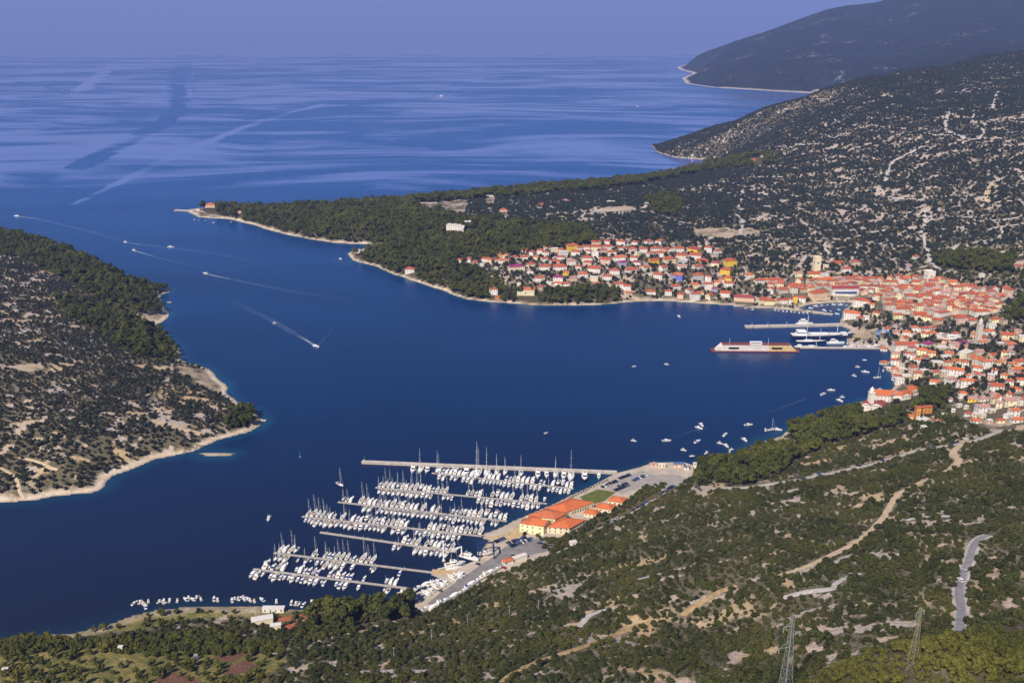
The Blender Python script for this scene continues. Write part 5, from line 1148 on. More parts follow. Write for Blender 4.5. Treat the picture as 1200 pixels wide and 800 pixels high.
house('shed', 609, 659, 18, 'w', 'f', 1, 'f', .55, z=QZ, label='long white flat roofed boatyard shed', cat='shed', ratio=.35, win=False)
house('shed', 671.5, 640, 9, 'w', 'f', 1, 'f', .3, z=QZ, label='cream shed among bushes above the marina yard', cat='shed', ratio=.6)
house('shed', 321, 717.5, 25, 'w', 'f', 1, 'f', 0.0, label='long white shed by the bottom shore boats', cat='shed', ratio=.25)
house('shed', 308, 733, 26, 'c', 'f', 1, 'f', .3, label='wide low shed with pale roof behind the trees', cat='shed', ratio=.4, win=False)
house('shed', 323.5, 738.5, 13, 'c', 'f', 1, 'f', .2, label='small low shed with pale roof in front of the wide one', cat='shed', ratio=.5, win=False)
house('hut', 230, 795 - 22, 4, 'b', 'g', 1, 'f', .2, label='tiny grey blue hut in the grassy plots', cat='hut')
house('farm_shed', 142, 763, 5, 'w', 'f', 1, 'f', .1, label='tiny white shed among the field bushes', cat='hut')
house('farm_shed', 7, 790, 7, 'g', 'f', 1, 'f', .2, label='grey low shed at the edge of the grassy field', cat='hut')
# big quayside hall with the awnings
t = house('quay_hall', 988.6, 346.8, 32, 'w', 'd', 3, 'g', .03, label='long white quayside hall with dark red roof and blue awnings', cat='building', ratio=.35)
c = t.location; mb = MB(); w2 = 17
mb.loft([[(-w2, -9.6, 3.4), (w2, -9.6, 3.4), (w2, -9.5, 3.6), (-w2, -9.5, 3.6)], [(-w2, -6.6, 4.6), (w2, -6.6, 4.6), (w2, -6.6, 4.8), (-w2, -6.6, 4.8)]], 0); mb.obj('awning', AWN, t)
# shipyard hall with blue doors
t = house('shipyard_hall', 1060, 409.5, 27, 'w', 'r', 2, 'g', .02, label='white shipyard hall with red roof and tall blue doors', cat='building', ratio=.45)
def front_panels(t, names, xs, w_, h, m, yoff):
    for n_, x_ in zip(names, xs):
        mb = MB(); mb.box((x_, yoff, h / 2), (w_, .12, h), 0); mb.obj(n_, m, t)
wl = [o for o in t.children if o.name.startswith('wall')][0]; ymin = min(v.co.y for v in wl.data.vertices)
front_panels(t, ['door', 'door'], [2.5, 11], 5.2, 5.0, DOOR, ymin - .12)
# white hotel on the wooded hill
def hotel():
    zb = float(ground([540], [270])[0][2]); q = [[(523, 268.5), (538, 269.5), (541, 267), (526, 266)], [(536, 274), (543, 274.5), (546, 266), (540, 266)], [(543, 268), (554, 267), (555.5, 264), (545, 265)]]
    multi('hotel', [(a, h, 3, 'w', 'f', 'f', dict(every=4, drop=8)) for a, h in zip(q, (8, 9, 11))], 'white stepped hotel with flat roofs in the pine wood', 'hotel', zb)
hotel()
# towers
def tower(name, px, py, wpx, hpx, wall, label, cat, top):
    x, y, zb = ground([px], [py])[0]; dep = y * CP + (CAM_Z - zb) * SP; w_ = wpx * dep / F_PX; h = hpx * dep / F_PX / math.cos(math.atan2(CAM_Z - zb, y)); e = empty(name, (x, y + w_ / 2, zb), .12)
    G = Grid(); c = rect(0, 0, w_, w_, 0)
    for i in range(4): wall_side(G, c[i], c[(i + 1) % 4], 0, h * .74 if top else h, 4, np.random.default_rng(4), every=w_ * .99, ww=w_ * .3, wh=h * .09, fmin=3 if top else 1)
    G.F.append(tuple(G.v((p[0], p[1], h * .74 if top else h)) for p in c)); G.M.append(0)
    G.obj('shaft', [WM[wall], WIN], e)
    if top:
        mb = MB(); mb.box((0, 0, h * .75), (w_ * 1.15, w_ * 1.15, h * .022), 0); mb.obj('cornice', WM[wall], e)
        mb = MB(); r8 = lambda r, z: [(r * math.cos(k * math.pi / 4 + .39), r * math.sin(k * math.pi / 4 + .39), z) for k in range(8)]
        mb.loft([r8(w_ * .46, h * .761), r8(w_ * .46, h * .84)], 0); mb.obj('lantern', WM[wall], e)
        mb = MB(); mb.loft([r8(w_ * .50, h * .842), r8(w_ * .44, h * .89), r8(w_ * .2, h * .94), r8(w_ * .05, h * 1.0)], 0); mb.obj('cupola', WM['s' if wall != 'w' else 'w'], e)
    else:
        mb = MB(); g = 0
        for sx in (-1, -.33, .33, 1):
            for sy in (-1, 1): mb.box((sx * w_ * .42, sy * w_ * .44, h + .55), (w_ * .16, w_ * .12, 1.1), 0)
        mb.box((0, 0, h + .06), (w_ * 1.03, w_ * 1.03, .1), 0); mb.obj('battlement', WM[wall], e)
    FOOT.append((x, y, w_)); return tag(e, label, cat)
tower('bell_tower', 1146.5, 404, 5.2, 31, 's', 'tall stone campanile with octagonal cupola in the old town', 'bell tower', True)
tower('stone_tower', 957.5, 317.5, 7.2, 16, 'c', 'square pale stone tower on the slope above the quay', 'tower', False)
tower('house_tower', 608, 346.5, 4.2, 14, 'c', 'narrow cream tower at the corner of the shore villa', 'tower', False)
tower('apartment_tower', 1090, 332.5, 9, 14, 'w', 'upper tall white house rising over the old roofs', 'house', False)
def monastery():
    zb = float(ground([1030], [477])[0][2]); e = None
    P = [([(1022, 470), (1043, 470.5), (1054, 466), (1026, 464)], 7, 2, 'w', 'o', 'g'), ([(1019, 480), (1033, 480.5), (1039, 476.5), (1025, 475)], 4.6, 1, 'w', 'd', 'g'), ([(1009, 478.5), (1019.5, 480), (1021, 475.5), (1012, 474.5)], 5, 1, 'w', 'd', 'g'), ([(1056, 471), (1067, 470), (1069, 465.5), (1055, 465)], 6.5, 2, 'w', 'o', 'g'), ([(1067, 466), (1076, 464), (1074, 459.5), (1062, 460.5)], 6.5, 2, 'w', 'o', 'g'), ([(1043, 469), (1056, 469), (1057, 465.5), (1047, 465)], 6, 1, 'w', 'o', 'g')]
    t = multi('monastery', [(q, h, f, w_, r_, k, {}) for q, h, f, w_, r_, k in P], 'white monastery with red and orange roofs on the wooded shore', 'monastery', zb)
monastery()
tower('church_tower', 1020.3, 480, 5.6, 26, 'w', 'white church tower with pointed cupola beside the monastery', 'bell tower', True)
# harbour works -----------------------------------------------------
pier('harbour_pier', (873, 383.6), (987, 381.2), 8, 2.3, m_conc, 'long pale concrete pier with lamp posts by the old harbour', 'pier', side=m_conc)
pier('harbour_pier', (937, 408.4), (1037, 409.2), 6, 1.8, m_conc, 'dark edged concrete pier behind the floating dock', 'pier', side=mat('dark_concrete', (.12, .11, .10), .9))
pier('harbour_mole', (945, 364.6), (976, 369), 5, 1.6, m_conc, 'short mole closing the inner harbour basin', 'pier', side=m_conc)
pier('landing_stage', (205, 246.6), (226, 247.6), 8, 1.8, m_conc, 'pale landing stage off the tip of the peninsula', 'pier', side=m_conc)
for a, b, lb in [((1040, 424.5), (1050, 426), 'upper little jetty below the shipyard'), ((1041, 435.2), (1052, 435), 'middle little jetty beside the peach boathouse'), ((196, 354.4), (201, 354.6), 'tiny stone jetty on the wooded point'), ((305, 492.8), (312, 493.2), 'thin jetty off the dense pine point'), ((165, 705), (172, 711.5), 'short slanting jetty at the bottom shore'), ((190, 704.5), (194, 708), 'second short jetty at the bottom shore'), ((506, 671.5), (540, 673.5), 'broad planked lift dock beside the yard')]:
    pier('jetty', a, b, 2.4 if 'lift' not in lb else 6, 1.1 if 'lift' not in lb else 1.9, m_conc if 'lift' not in lb else mat('ochre_planks', (.50, .34, .18), .85, .15, var=.2, scale=.5), lb, 'jetty', side=m_conc)
for px, h in ((881, 7), (899.5, 7), (921.5, 7.5)):
    x, y = at_z(px, 383.4 - (px - 873) * .02, 2.3); lamp_post((x, y, 2.3), h, f'{ {881: "end", 899.5: "middle", 921.5: "landward"}[px] } lamp post on the long harbour pier', ALU, 'lamp_post')
x, y = at_z(204, 247, 1.8); lamp_post((x, y, 0), 11, 'red beacon at the end of the peninsula landing stage', mat('red_beacon', (.45, .02, .06), .5), 'beacon')
x, y = at_z(351.5, 535); lamp_post((x, y, -.4), 7.5, 'white and green beacon standing alone in the bay', mat('green_paint', (.03, .20, .09), .5), 'beacon')
def floating_dock():
    a = at_z(834, 412.3); b = at_z(937, 413.0); d = b - a; L = np.hypot(*d); rz = math.atan2(d[1], d[0]); e = empty('floating_dock', (a[0], a[1], 0), rz)
    rust = mat('rust_red_paint', (.22, .06, .05), .85, .2, var=.4, scale=.3); pale = mat('dock_pale_paint', (.72, .62, .56), .8, .2, var=.2, scale=.15); yel = mat('dock_yellow_paint', (.66, .48, .22), .8, .2, var=.3, scale=.15)
    W = 11; mb = MB(); mb.box((L / 2, W / 2, .3), (L, W, 2.6), 0); mb.obj('pontoon_deck', rust, e)
    for k, y0 in enumerate((.4, W - 4.6)):
        mb = MB(); split = 5 + (L - 9) * .66
        f = lambda y, P: [(x_, y, z_) for x_, z_ in P]
        P1 = [(5, 1.62), (split, 1.62), (split, 9.6), (13, 9.6)]; P2 = [(split, 1.62), (L - 4, 1.62), (L - 12, 9.6), (split, 9.6)]
        for P, mi in ((P1, 0), (P2, 1)): mb.loft([f(y0, P), f(y0 + 4, P)], mi, caps=True)
        o = mb.obj('side_wall', [pale, yel], e)
        mb = MB(); mb.box(((13 + L - 12) / 2, y0 + 2, 9.72), (L - 26, 4.6, .2), 0); mb.obj('walkway', rust, e)
        mb = MB()
        for q in range(24): mb.box((14 + q * (L - 27) / 23, y0 + .2, 10.4), (.12, .12, 1.2), 0)
        mb.box((L / 2, y0 + .2, 10.95), (L - 27, .1, .1), 0); mb.obj('railing', rust, e)
        if k == 0:
            for x_ in (.25, .74):
                mb = MB(); mb.box((L * x_, y0 - .08, 5.2), (13.5, .14, 2.6), 0); mb.obj('opening', GLASS, o)
            mb = MB(); mb.box((L * .51, y0 - .06, 7.4), (24, .1, .35), 0); mb.obj('rubbing_strake', mat('dock_grey', (.4, .38, .36)), o)
    mb = MB(); mb.box((L * .50, 2.6, 11.7), (15, 4.4, 3.6), 0); h = mb.obj('deckhouse', GEL, e); mb = MB(); mb.box((L * .50, .36, 12.3), (13, .1, 1.0), 0); mb.obj('window_band', GLASS, h)
    for x_ in (.20, .64): mb = MB(); mb.tube((L * x_, 2, 9.8), (L * x_, 2, 19), .3, .15, 6); mb.obj('mast', ALU, e)
    tag(e, 'long floating dry dock with pale and yellow side wall and rusty decks', 'floating dock')
floating_dock()
def ship(px0, px1, py, hullm, H, label, supers, masts, cat='ship', name='ship', hull_h=4.0):
    a = at_z(px0, py); b = at_z(px1, py); L = np.hypot(*(b - a)); rz = math.atan2(b[1] - a[1], b[0] - a[0]) + math.pi / 2; c = (a + b) / 2; e = empty(name, (c[0], c[1], 0), rz)
    child('hull', hull_mesh(L, L * .18, hull_h, hullm, 1.3, .9, 1.2, cockpit=False), e)
    for t, l_, w_, h in supers:
        mb = MB(); mb.box((0, t * L, hull_h + h / 2), (L * .18 * w_, l_ * L, h), 0, top=.92); o = mb.obj('superstructure', GEL, e); mb = MB(); mb.box((0, t * L, hull_h + h * .66), (L * .18 * w_ * 1.01, l_ * L * 1.0, h * .18), 0); mb.obj('window_band', GLASS, o)
    for t, h in masts: mb = MB(); mb.tube((0, t * L, hull_h), (0, t * L, h), .42, .22, 6); mb.box((0, t * L, h * .62), (L * .10, .2, .2), 0); mb.obj('mast', ALU, e)
    return tag(e, label, cat)
ship(998, 927, 396.2, NAVY, 5, 'blue hulled coaster with white bridge moored beyond the floating dock', [(-.34, .16, .8, 5.5), (-.05, .34, .7, 1.6), (.36, .10, .6, 2.5)], [(.25, 22)], hull_h=5.5)
ship(968, 933, 401.5, NAVY, 2.5, 'dark hulled tall ship with one very high mast at the shipyard', [(-.1, .3, .5, 1.6)], [(-.17, 38), (.28, 20)], 'sailing ship', 'tall_ship', 2.6)
ship(989, 969, 402.6, GEL, 2, 'white motor yacht lying right of the tall ship', [(-.1, .5, .7, 2.6), (-.15, .25, .5, 4.6)], [], 'motor yacht', 'motor_yacht', 2.2)
ship(952, 933, 380.2, GEL, 3, 'white workboat with upper deck behind the long pier', [(-.1, .55, .75, 3.4), (-.1, .3, .55, 6)], [(.2, 12)], 'workboat', 'workboat', 2.4)
ship(959, 931, 407.2, mat('barge_grey', (.25, .22, .2), .8), 1.5, 'low grey work barge between dock and pier', [(-.3, .18, .6, 2.6), (.2, .25, .5, 1.6)], [(.4, 8)], 'barge', 'barge', 1.6)
# gantries
def gantry(px, py, w_, d, h, m, label, z, rz, name='boat_lift'):
    x, y = at_z(px, py, z); e = empty(name, (x, y, z), rz)
    for sx in (-1, 1):
        for sy in (-1, 1): mb = MB(); mb.box((sx * w_ / 2, sy * d / 2, h / 2), (.8, .8, h), 0); mb.obj('post', m, e); 
        mb = MB(); mb.box((sx * w_ / 2, 0, h + .5), (1.0, d + 1.0, 1.0), 0); mb.obj('side_beam', m, e)
        for sy in (-1, 1): mb = MB(); mb.tube((sx * w_ / 2 - .3, sy * d / 2, .55), (sx * w_ / 2 + .3, sy * d / 2, .55), .6, .6, 10); mb.obj('wheel', GLASS, e)
    mb = MB(); mb.box((0, d / 2, h + .5), (w_, .9, .9), 0); mb.obj('cross_beam', m, e)
    for sy in (-.3, .3): mb = MB(); mb.loft([[(-w_ / 2 + .8, sy * d - .2, h), (-w_ / 2 + .8, sy * d + .2, h), (-w_ / 2 + .9, sy * d + .2, h), (-w_ / 2 + .9, sy * d - .2, h)], [(0, sy * d - .2, h * .35), (0, sy * d + .2, h * .35), (.1, sy * d + .2, h * .35), (.1, sy * d - .2, h * .35)], [(w_ / 2 - .8, sy * d - .2, h), (w_ / 2 - .8, sy * d + .2, h), (w_ / 2 - .7, sy * d + .2, h), (w_ / 2 - .7, sy * d - .2, h)]], 0, caps=False); mb.obj('sling', CANV['grey'], e)
    return tag(e, label, 'boat lift')
gantry(569.5, 651, 12, 9, 8.5, mat('lift_navy', (.02, .03, .10), .5), 'dark blue travelling boat lift beside the marina yard', QZ, .1)
gz1 = float(ground([1034], [396])[0][2]); gantry(1034, 395.5, 13, 10, 8, mat('lift_blue', (.05, .22, .62), .5), 'bright blue boat lift at the town shipyard', gz1, .05)
def crane(px, py, h, jib, label, rz=0.0):
    x, y = at_z(px, py, QZ); e = empty('yard_crane', (x, y, QZ), rz); mb = MB(); mb.box((0, 0, .5), (2.4, 2.4, 1.0), 0); mb.obj('base', m_conc, e)
    mb = MB(); mb.tube((0, 0, 1), (0, 0, h), .62, .5, 10); mb.obj('column', GEL, e); mb = MB(); mb.tube((0, 0, h - .4), (jib, 0, h + jib * .3), .35, .18, 6); mb.obj('jib', GEL, e); return tag(e, label, 'crane')
crane(520, 657, 17.5, 1.2, 'tall white mast crane column on the lift dock'); crane(541, 651, 8.5, -4, 'short white jib crane near the boat lift')
# cars --------------------------------------------------------------
CARC = {n: mat('car_' + n, c, .3, .5) for n, c in dict(black=(.015, .015, .018), navy=(.02, .03, .10), silver=(.42, .42, .44), white=(.78, .77, .75), blue=(.04, .10, .32), red=(.35, .02, .03), grey=(.12, .12, .13)).items()}
TYRE = mat('tyre', (.02, .02, .02), .9)
def car_proto(col):
    e = empty('parked_car'); mb = MB()
    mb.loft([[(-.85, -2.15, .35), (-.85, -2.15, .82), (.85, -2.15, .82), (.85, -2.15, .35)], [(-.9, -1.9, .3), (-.9, -1.9, .92), (.9, -1.9, .92), (.9, -1.9, .3)], [(-.9, .9, .3), (-.9, .9, .92), (.9, .9, .92), (.9, .9, .3)], [(-.85, 2.0, .3), (-.85, 2.0, .75), (.85, 2.0, .75), (.85, 2.0, .3)], [(-.75, 2.2, .35), (-.75, 2.2, .62), (.75, 2.2, .62), (.75, 2.2, .35)]], 0); mb.obj('body', CARC[col], e)
    mb = MB(); mb.loft([[(-.82, -1.95, .92), (.82, -1.95, .92), (.82, 1.05, .92), (-.82, 1.05, .92)], [(-.66, -1.5, 1.40), (.66, -1.5, 1.40), (.66, .25, 1.40), (-.66, .25, 1.40)]], 0); o = mb.obj('cabin', GLASS, e)
    mb = MB(); mb.box((0, -.62, 1.43), (1.3, 1.75, .07), 0, top=.9); mb.obj('roof_panel', CARC[col], o)
    for sx in (-1, 1):
        for sy in (-1.3, 1.35): mb = MB(); mb.tube((sx * .72, sy, .32), (sx * .93, sy, .32), .32, .32, 10); mb.obj('wheel', TYRE, e)
    return e
CARP = {}; ncar = {}
def car(x, y, z, rz, where, col=None, loc=None, name=None):
    col = col or rh.choice(['black', 'navy', 'navy', 'black', 'blue', 'grey', 'silver', 'white', 'red', 'grey'], p=[.18, .14, .1, .1, .1, .1, .1, .1, .03, .05])
    if col not in CARP: CARP[col] = o = car_proto(col); o.location = (x, y, z); o.rotation_euler = (0, 0, rz)
    else: o = copy_thing(CARP[col], (x, y, z), rz)
    k = (col, where); ncar[k] = ncar.get(k, 0) + 1; tag(o, f'{ordi(ncar[k])} {col} car from the left {where}', 'car', 'cars parked around the marina'); return o
def row(A, B, n, where, ang, skip=.12, z=QZ + .02):
    a = at_z(*A, z); b = at_z(*B, z); d = b - a; h = math.atan2(d[1], d[0]) + ang
    for k in range(n):
        if rh.random() < skip: continue
        p = a + d * (k + .5) / n; car(p[0], p[1], z, h + rh.normal() * .05 + (math.pi if rh.random() < .5 else 0), where)
row((598, 640.5), (625, 630.5), 13, 'in the front row by the yellow building', 0); row((594, 637.2), (618, 628.8), 12, 'in the second row by the yellow building', 0); row((577, 636.5), (592, 630.5), 6, 'along the quay by the boat lift', 0); row((630, 636), (648, 640), 4, 'below the yellow harbour building', 1.4)
row((705, 571), (714, 567.5), 5, 'at the lawn end of the car park', 0); row((713, 567), (723, 563.6), 5, 'in the upper lawn end of the car park', 0); row((720, 575), (737, 568), 8, 'in the lower car park row', 0); row((722, 571.5), (738, 565.5), 7, 'in the middle car park row', 0); row((741, 563.5), (758, 556.5), 9, 'in the long car park row', 0, 0); row((725, 561), (739, 556), 6, 'by the breakwater root', 0)
row((700, 618), (735, 602), 7, 'along the lower service lane', 1.57, .25); row((740, 599), (784, 573), 9, 'along the upper service lane', 1.57, .25); row((783, 573), (789, 569), 3, 'at the top of the service lane', 0)
for px, py, col, wh in [(602, 651.5, 'black', 'behind the white yard shed'), (590.5, 665.5, 'red', 'beside the yard workshop'), (515, 692, 'grey', 'on the yard quay'), (560, 661, 'navy', 'in the middle of the yard')]:
    x, y = at_z(px, py, QZ + .02); car(x, y, QZ + .03, 1.0, wh, col)
for px, py, col, hd in [(1130, 670.5, 'silver', .25), (1125.5, 681, 'white', .15)]:
    x, y, z = ground([px], [py])[0]; o = car(x, y, z + .5, hd, 'driving on the mountain road', col); 
for px, py, col in [(960, 557, 'blue'), (938, 561.5, 'navy'), (1006, 546.5, 'black'), (1034, 540.5, 'navy'), (1094, 524.5, 'blue'), (1117, 520, 'navy'), (1131, 515, 'white')]:
    x, y, z = ground([px], [py])[0]; car(x, y, z + .5, math.pi / 2 + rh.normal() * .1 - .9, 'parked along the long pale road', col)
# more boats --------------------------------------------------------
def bpx(px, py, look, label, hd=None, z=0.0, sc=1.0, group=None):
    x, y = at_z(px, py, z); return place_boat(look, x, y, rh.random() * 6.28 if hd is None else hd, label, group, z, sc)
YARD = [(482.5, 700.5, 2), (488, 701, 2), (493, 696.5, 3), (499, 694.5, 2), (504, 690.5, 2)]
for i, (px, py, k) in enumerate([(483, 693.5, 0), (474, 694.5, 1), (491, 688.5, 2), (501.5, 684.5, 0), (508, 684, 1), (513, 681, 2)]): bpx(px, py, MOTS[k], f'{MOTS[k]}, {ordi(i + 1)} from the left against the yard quay', .6, 0, .9, 'boats against the yard quay')
for i, (px, py, k, z_) in enumerate([(488, 702.5, 3, 1), (493.5, 698, 2, 1), (499, 695, 0, 1), (505, 691.5, 3, 1), (510, 687.5, 1, 1), (516, 685, 0, 1), (522, 682, 3, 1), (530, 677, 1, 1), (536, 674.5, 0, 1), (541, 672, 2, 1)]): bpx(px, py, MOTS[k], f'{MOTS[k]}, {ordi(i + 1)} from the left ashore along the water side of the yard', 2.4, QZ + .55, .85, 'boats ashore on the yard')
for i, (px, py, k) in enumerate([(499.5, 713, 3), (510, 711, 0), (516, 707.5, 1), (522, 703.5, 2), (529, 700, 3), (535, 697, 0), (544, 692, 3), (550, 686, 2), (555, 683.5, 0), (560, 680, 3), (570, 674, 1), (576.5, 670, 0), (583, 666.5, 3)]): bpx(px, py, MOTS[k], f'{MOTS[k]}, {ordi(i + 1)} from the left ashore along the hill side of the yard', .7, QZ + .55, .9, 'boats ashore on the yard')
bpx(527, 668, 'large white sailing yacht', 'large white sailing yacht lying against the lift dock', .25, 0, .9); bpx(533, 662, 'big white flybridge motor yacht', 'big white motor yacht in the lift basin', .3, 0, 1.0); bpx(550, 654, 'big white flybridge motor yacht', 'big white motor yacht ashore beside the boat lift', -.5, QZ + .6, 1.0); bpx(568, 649, 'white flybridge motor yacht', 'white motor yacht hanging in the boat lift slings', .1, QZ + 1.2, .9)
bpx(531, 645, 'all white sailing yacht', 'white sailing yacht alone between pontoon and lift basin', .5)
bpx(1115, 397.5, 'big white flybridge motor yacht', 'large white motor yacht beached on the town yard', .1, float(ground([1115], [397.5])[0][2]) + .6, 1.5)
SB = [k for k in KITS if k.startswith('open boat')]
shore = [(158, 707), (164.6, 706), (174, 705), (171, 711), (187.5, 705.4), (192, 704.6), (199, 704), (208, 704), (217.7, 702.7), (221, 701), (226, 702.7), (231, 700.6), (235.4, 702.3), (251, 702), (255, 703.4), (272, 703.6), (275.5, 702.4), (279.5, 701.6), (283, 701), (286, 702.7), (290, 702), (293, 704), (298, 704.6), (307, 703), (324, 705), (341.7, 706.5), (347, 707.6), (351, 708), (356, 709), (365.6, 705.6), (368, 708), (374, 709), (377.5, 710), (381, 711.5), (385, 712), (392.5, 708.5), (395, 711)]
for i, (px, py) in enumerate(shore):
    k = ['dark-canopied small cabin cruiser', SB[0], SB[3], 'blue-canopied cabin cruiser', SB[0]][i % 5]; bpx(px, py - .4, k, f'{k}, {ordi(i + 1)} from the left in the bottom shore moorings', 1.6 + rh.normal() * .4, 0, .9 if k in SB else .72, 'small boats moored along the bottom shore')
bay = [(742.5, 516.5, 'alone off the marina car park'), (781, 516.5, 'outermost of the moored boats off the pines'), (819, 501.5, 'lying with a dinghy off the pines'), (822, 498, 'anchored just beyond its neighbour off the pines'), (817.5, 517.5, 'in the middle of the moored boats'), (801, 527.5, 'nearest the blue roofed kiosk'), (811, 534.5, 'close in front of the kiosks'), (828, 531, 'between kiosks and pines'), (838, 535, 'moored close under the pines'), (841, 538, 'closest of all to the pine shore'), (850, 509.5, 'outermost before the beach spit'), (877, 498, 'alone off the wooded corner'), (872.5, 515.5, 'just off the beach spit'), (851, 522.5, 'upper of the trio near the pine shore'), (857, 527, 'middle of the trio near the pine shore'), (855, 530, 'lower of the trio near the pine shore'), (843.5, 519.5, 'tiny and single in mid mooring'), (897, 504, 'left of the three rafted at the spit'), (911, 503.5, 'right of the three rafted at the spit'), (987, 465.5, 'off the monastery, farther'), (984, 469.5, 'off the monastery, nearer'), (965, 462, 'dark and single off the monastery'), (974, 457.5, 'largest off the monastery'), (1013, 422, 'seaward below the shipyard pier'), (1005, 430, 'left below the shipyard pier'), (1014, 436, 'middle of the town moorings'), (1001, 440.5, 'outermost of the town moorings'), (1035, 434.5, 'beside the peach boathouse'), (1034, 426, 'just below the pier corner'), (1038, 430.5, 'off the upper little jetty'), (1046, 444, 'nearest the tan pavilion'), (1031.5, 456.5, 'close to the monastery shore'), (781, 427, 'alone in the middle of the inner bay'), (795.6, 371, 'alone off the hillside beach'), (743, 429.5, 'faint and small mid bay'), (640, 507.5, 'tiny and alone above the breakwater'), (399, 303.6, 'off the inner wooded point'), (228, 257.5, 'nearest the landing stage'), (233, 258, 'second from the landing stage'), (241, 258.5, 'third from the landing stage'), (250, 261, 'fourth from the landing stage'), (271, 260.5, 'farthest along the peninsula beach')]
for px, py, wh in bay:
    k = rh.choice([SB[0], SB[1], SB[3], 'dark-canopied small cabin cruiser', 'blue-canopied cabin cruiser']); bpx(px, py, k, f'{k} {wh}', -.3 + rh.normal() * .9, 0, 1.0, 'small boats on moorings in the bay')
for px, py, wh in [(861.5, 357.9, 'left'), (874, 360.5, 'middle'), (882, 362, 'right')]: bpx(px, py + 1, SB[0], f'open boat with white awning, {wh} of three before the arcaded shore hall', .2, 0, 1.0, 'boats along the town quay')
for i, px in enumerate(np.linspace(908, 946, 9)): k = SB[i % 4]; bpx(px, 363.6 + (px - 908) * .10, k, f'{k}, {ordi(i + 1)} from the left along the town quay', 1.4 + rh.normal() * .3, 0, 1.1, 'boats along the town quay')
for i, (px, py) in enumerate([(950, 361.3), (956, 359), (963, 358.2), (970, 357.6), (977, 357.2), (985, 357.4), (992, 358), (983, 363), (981, 368), (966, 364), (973, 364.6)]): k = MOTS[i % 4]; bpx(px, py, k, f'{k}, {ordi(i + 1)} around the inner harbour basin', rh.random() * 6, 0, .6, 'boats in the inner harbour')
for i, (px, py) in enumerate([(992, 407), (999, 406.4), (1006, 406.8), (1013, 406.2), (1020, 406.6), (1027, 406), (996, 402), (1004, 402.4)]): k = MOTS[i % 4]; g_ = float(ground([px], [py - 1])[0][2]); bpx(px, py, k, f'{k}, {ordi(i + 1)} from the left beside the dark edged pier', .3, max(0, g_ - .1) + (.5 if g_ > .3 else 0), .95, 'boats beside the shipyard pier')
bpx(904, 503.5, 'small grey-covered sailing yacht', 'small sailing yacht in the middle of the three at the spit', .4); bpx(1028, 442.6, 'small grey-covered sailing yacht', 'small sailing yacht on the town moorings', .1)
bpx(398.5, 568.5, 'navy hulled sailing yacht', 'dark hulled sailing yacht motoring outside the pontoons', -.9, 0, 1.05); bpx(315, 608.5, 'white flybridge motor yacht', 'white motor boat alone left of the marina', -1.5, 0, .75)
for px, py, k, lb, hd, sc in [(19.5, 253.6, MOTS[0], 'white speedboat at the left edge with a long wake', 2.9, 1.2), (147, 284, SB[0], 'small white speedboat leading the pair off the wooded point', 2.9, 1.5), (157, 293.5, SB[0], 'small white speedboat nearest the wooded point', 2.7, 1.6), (200, 290, MOTS[1], 'white motor cruiser leaving the bay mid channel', .2, 1.0), (241, 320.6, MOTS[3], 'white speedboat with wake in the mid channel', 2.8, 1.2), (370.5, 406, MOTS[0], 'white speedboat heading in at the end of a broad wake', -.6, .95), (322, 379, SB[0], 'small white boat on the broad wake', .5, 1.2), (517, 113, MOTS[1], 'white motor boat far out on the open sea', .1, 2.2), (747, 125, SB[0], 'tiny white boat far out toward the headland', .1, 3), (659, 85, 'all white sailing yacht', 'faint sailing yacht near the sea horizon', .4, 1.3), (85, 111, 'all white sailing yacht', 'faint sailing boat at the head of a far wake', -2, 2.2)]:
    bpx(px, py, k, lb, hd, 0, sc)
# pylons and poles --------------------------------------------------
def lattice(px, ytop, pyb, w0, w1, m, label, arms, name='pylon'):
    x, y, zb = ground([px], [pyb])[0]
    lo, hi = 10, 90
    for _ in range(40):
        h = (lo + hi) / 2; yy_ = project(x, y, zb + h)[1]
        if yy_ > ytop: lo = h
        else: hi = h
    e = empty(name, (x, y, zb), .5); mb = MB(); n = 9; wd = lambda t: w0 + (w1 - w0) * min(1, t / .8); r0 = .10
    for k in range(n):
        t0, t1 = k / n, (k + 1) / n; a, b = wd(t0) / 2, wd(t1) / 2; z0, z1 = t0 * h - (1 if k == 0 else 0), t1 * h
        C0 = [(-a, -a, z0), (a, -a, z0), (a, a, z0), (-a, a, z0)]; C1 = [(-b, -b, z1), (b, -b, z1), (b, b, z1), (-b, b, z1)]
        for i in range(4):
            j = (i + 1) % 4; mb.tube(C0[i], C1[i], .10, .09, 4); mb.tube(C0[i], C1[j], .05, .05, 3); mb.tube(C0[j], C1[i], .05, .05, 3); mb.tube(C1[i], C1[j], .05, .05, 3)
    mb.obj('lattice_mast', m, e)
    for t, s, l_ in arms:
        mb = MB(); q = wd(t) / 2; mb.tube((s * q, -q * .8, t * h), (s * (q + l_), 0, t * h + .3), .12, .08, 4); mb.tube((s * q, q * .8, t * h), (s * (q + l_), 0, t * h + .3), .12, .08, 4); mb.tube((s * q, 0, t * h + 1.6), (s * (q + l_), 0, t * h + .3), .09, .07, 4); o = mb.obj('crossarm', m, e)
        mb = MB(); mb.tube((s * (q + l_ - .2), 0, t * h + .2), (s * (q + l_ - .2), 0, t * h - 2.0), .13, .16, 6); mb.obj('insulator', mat('insulator_glass', (.30, .36, .36), .3), o)
    return tag(e, label, 'pylon')
STEEL = mat('galvanised_steel', (.27, .27, .26), .6, .3); STEELY = mat('yellowed_steel', (.27, .25, .16), .7, .3)
lattice(919.5, 719.5, 812, 4.4, 1.2, STEEL, 'tall grey lattice pylon with crossarms in the lower scrub', [(.87, -1, 4.2), (.74, 1, 4.6), (.62, -1, 5.2)])
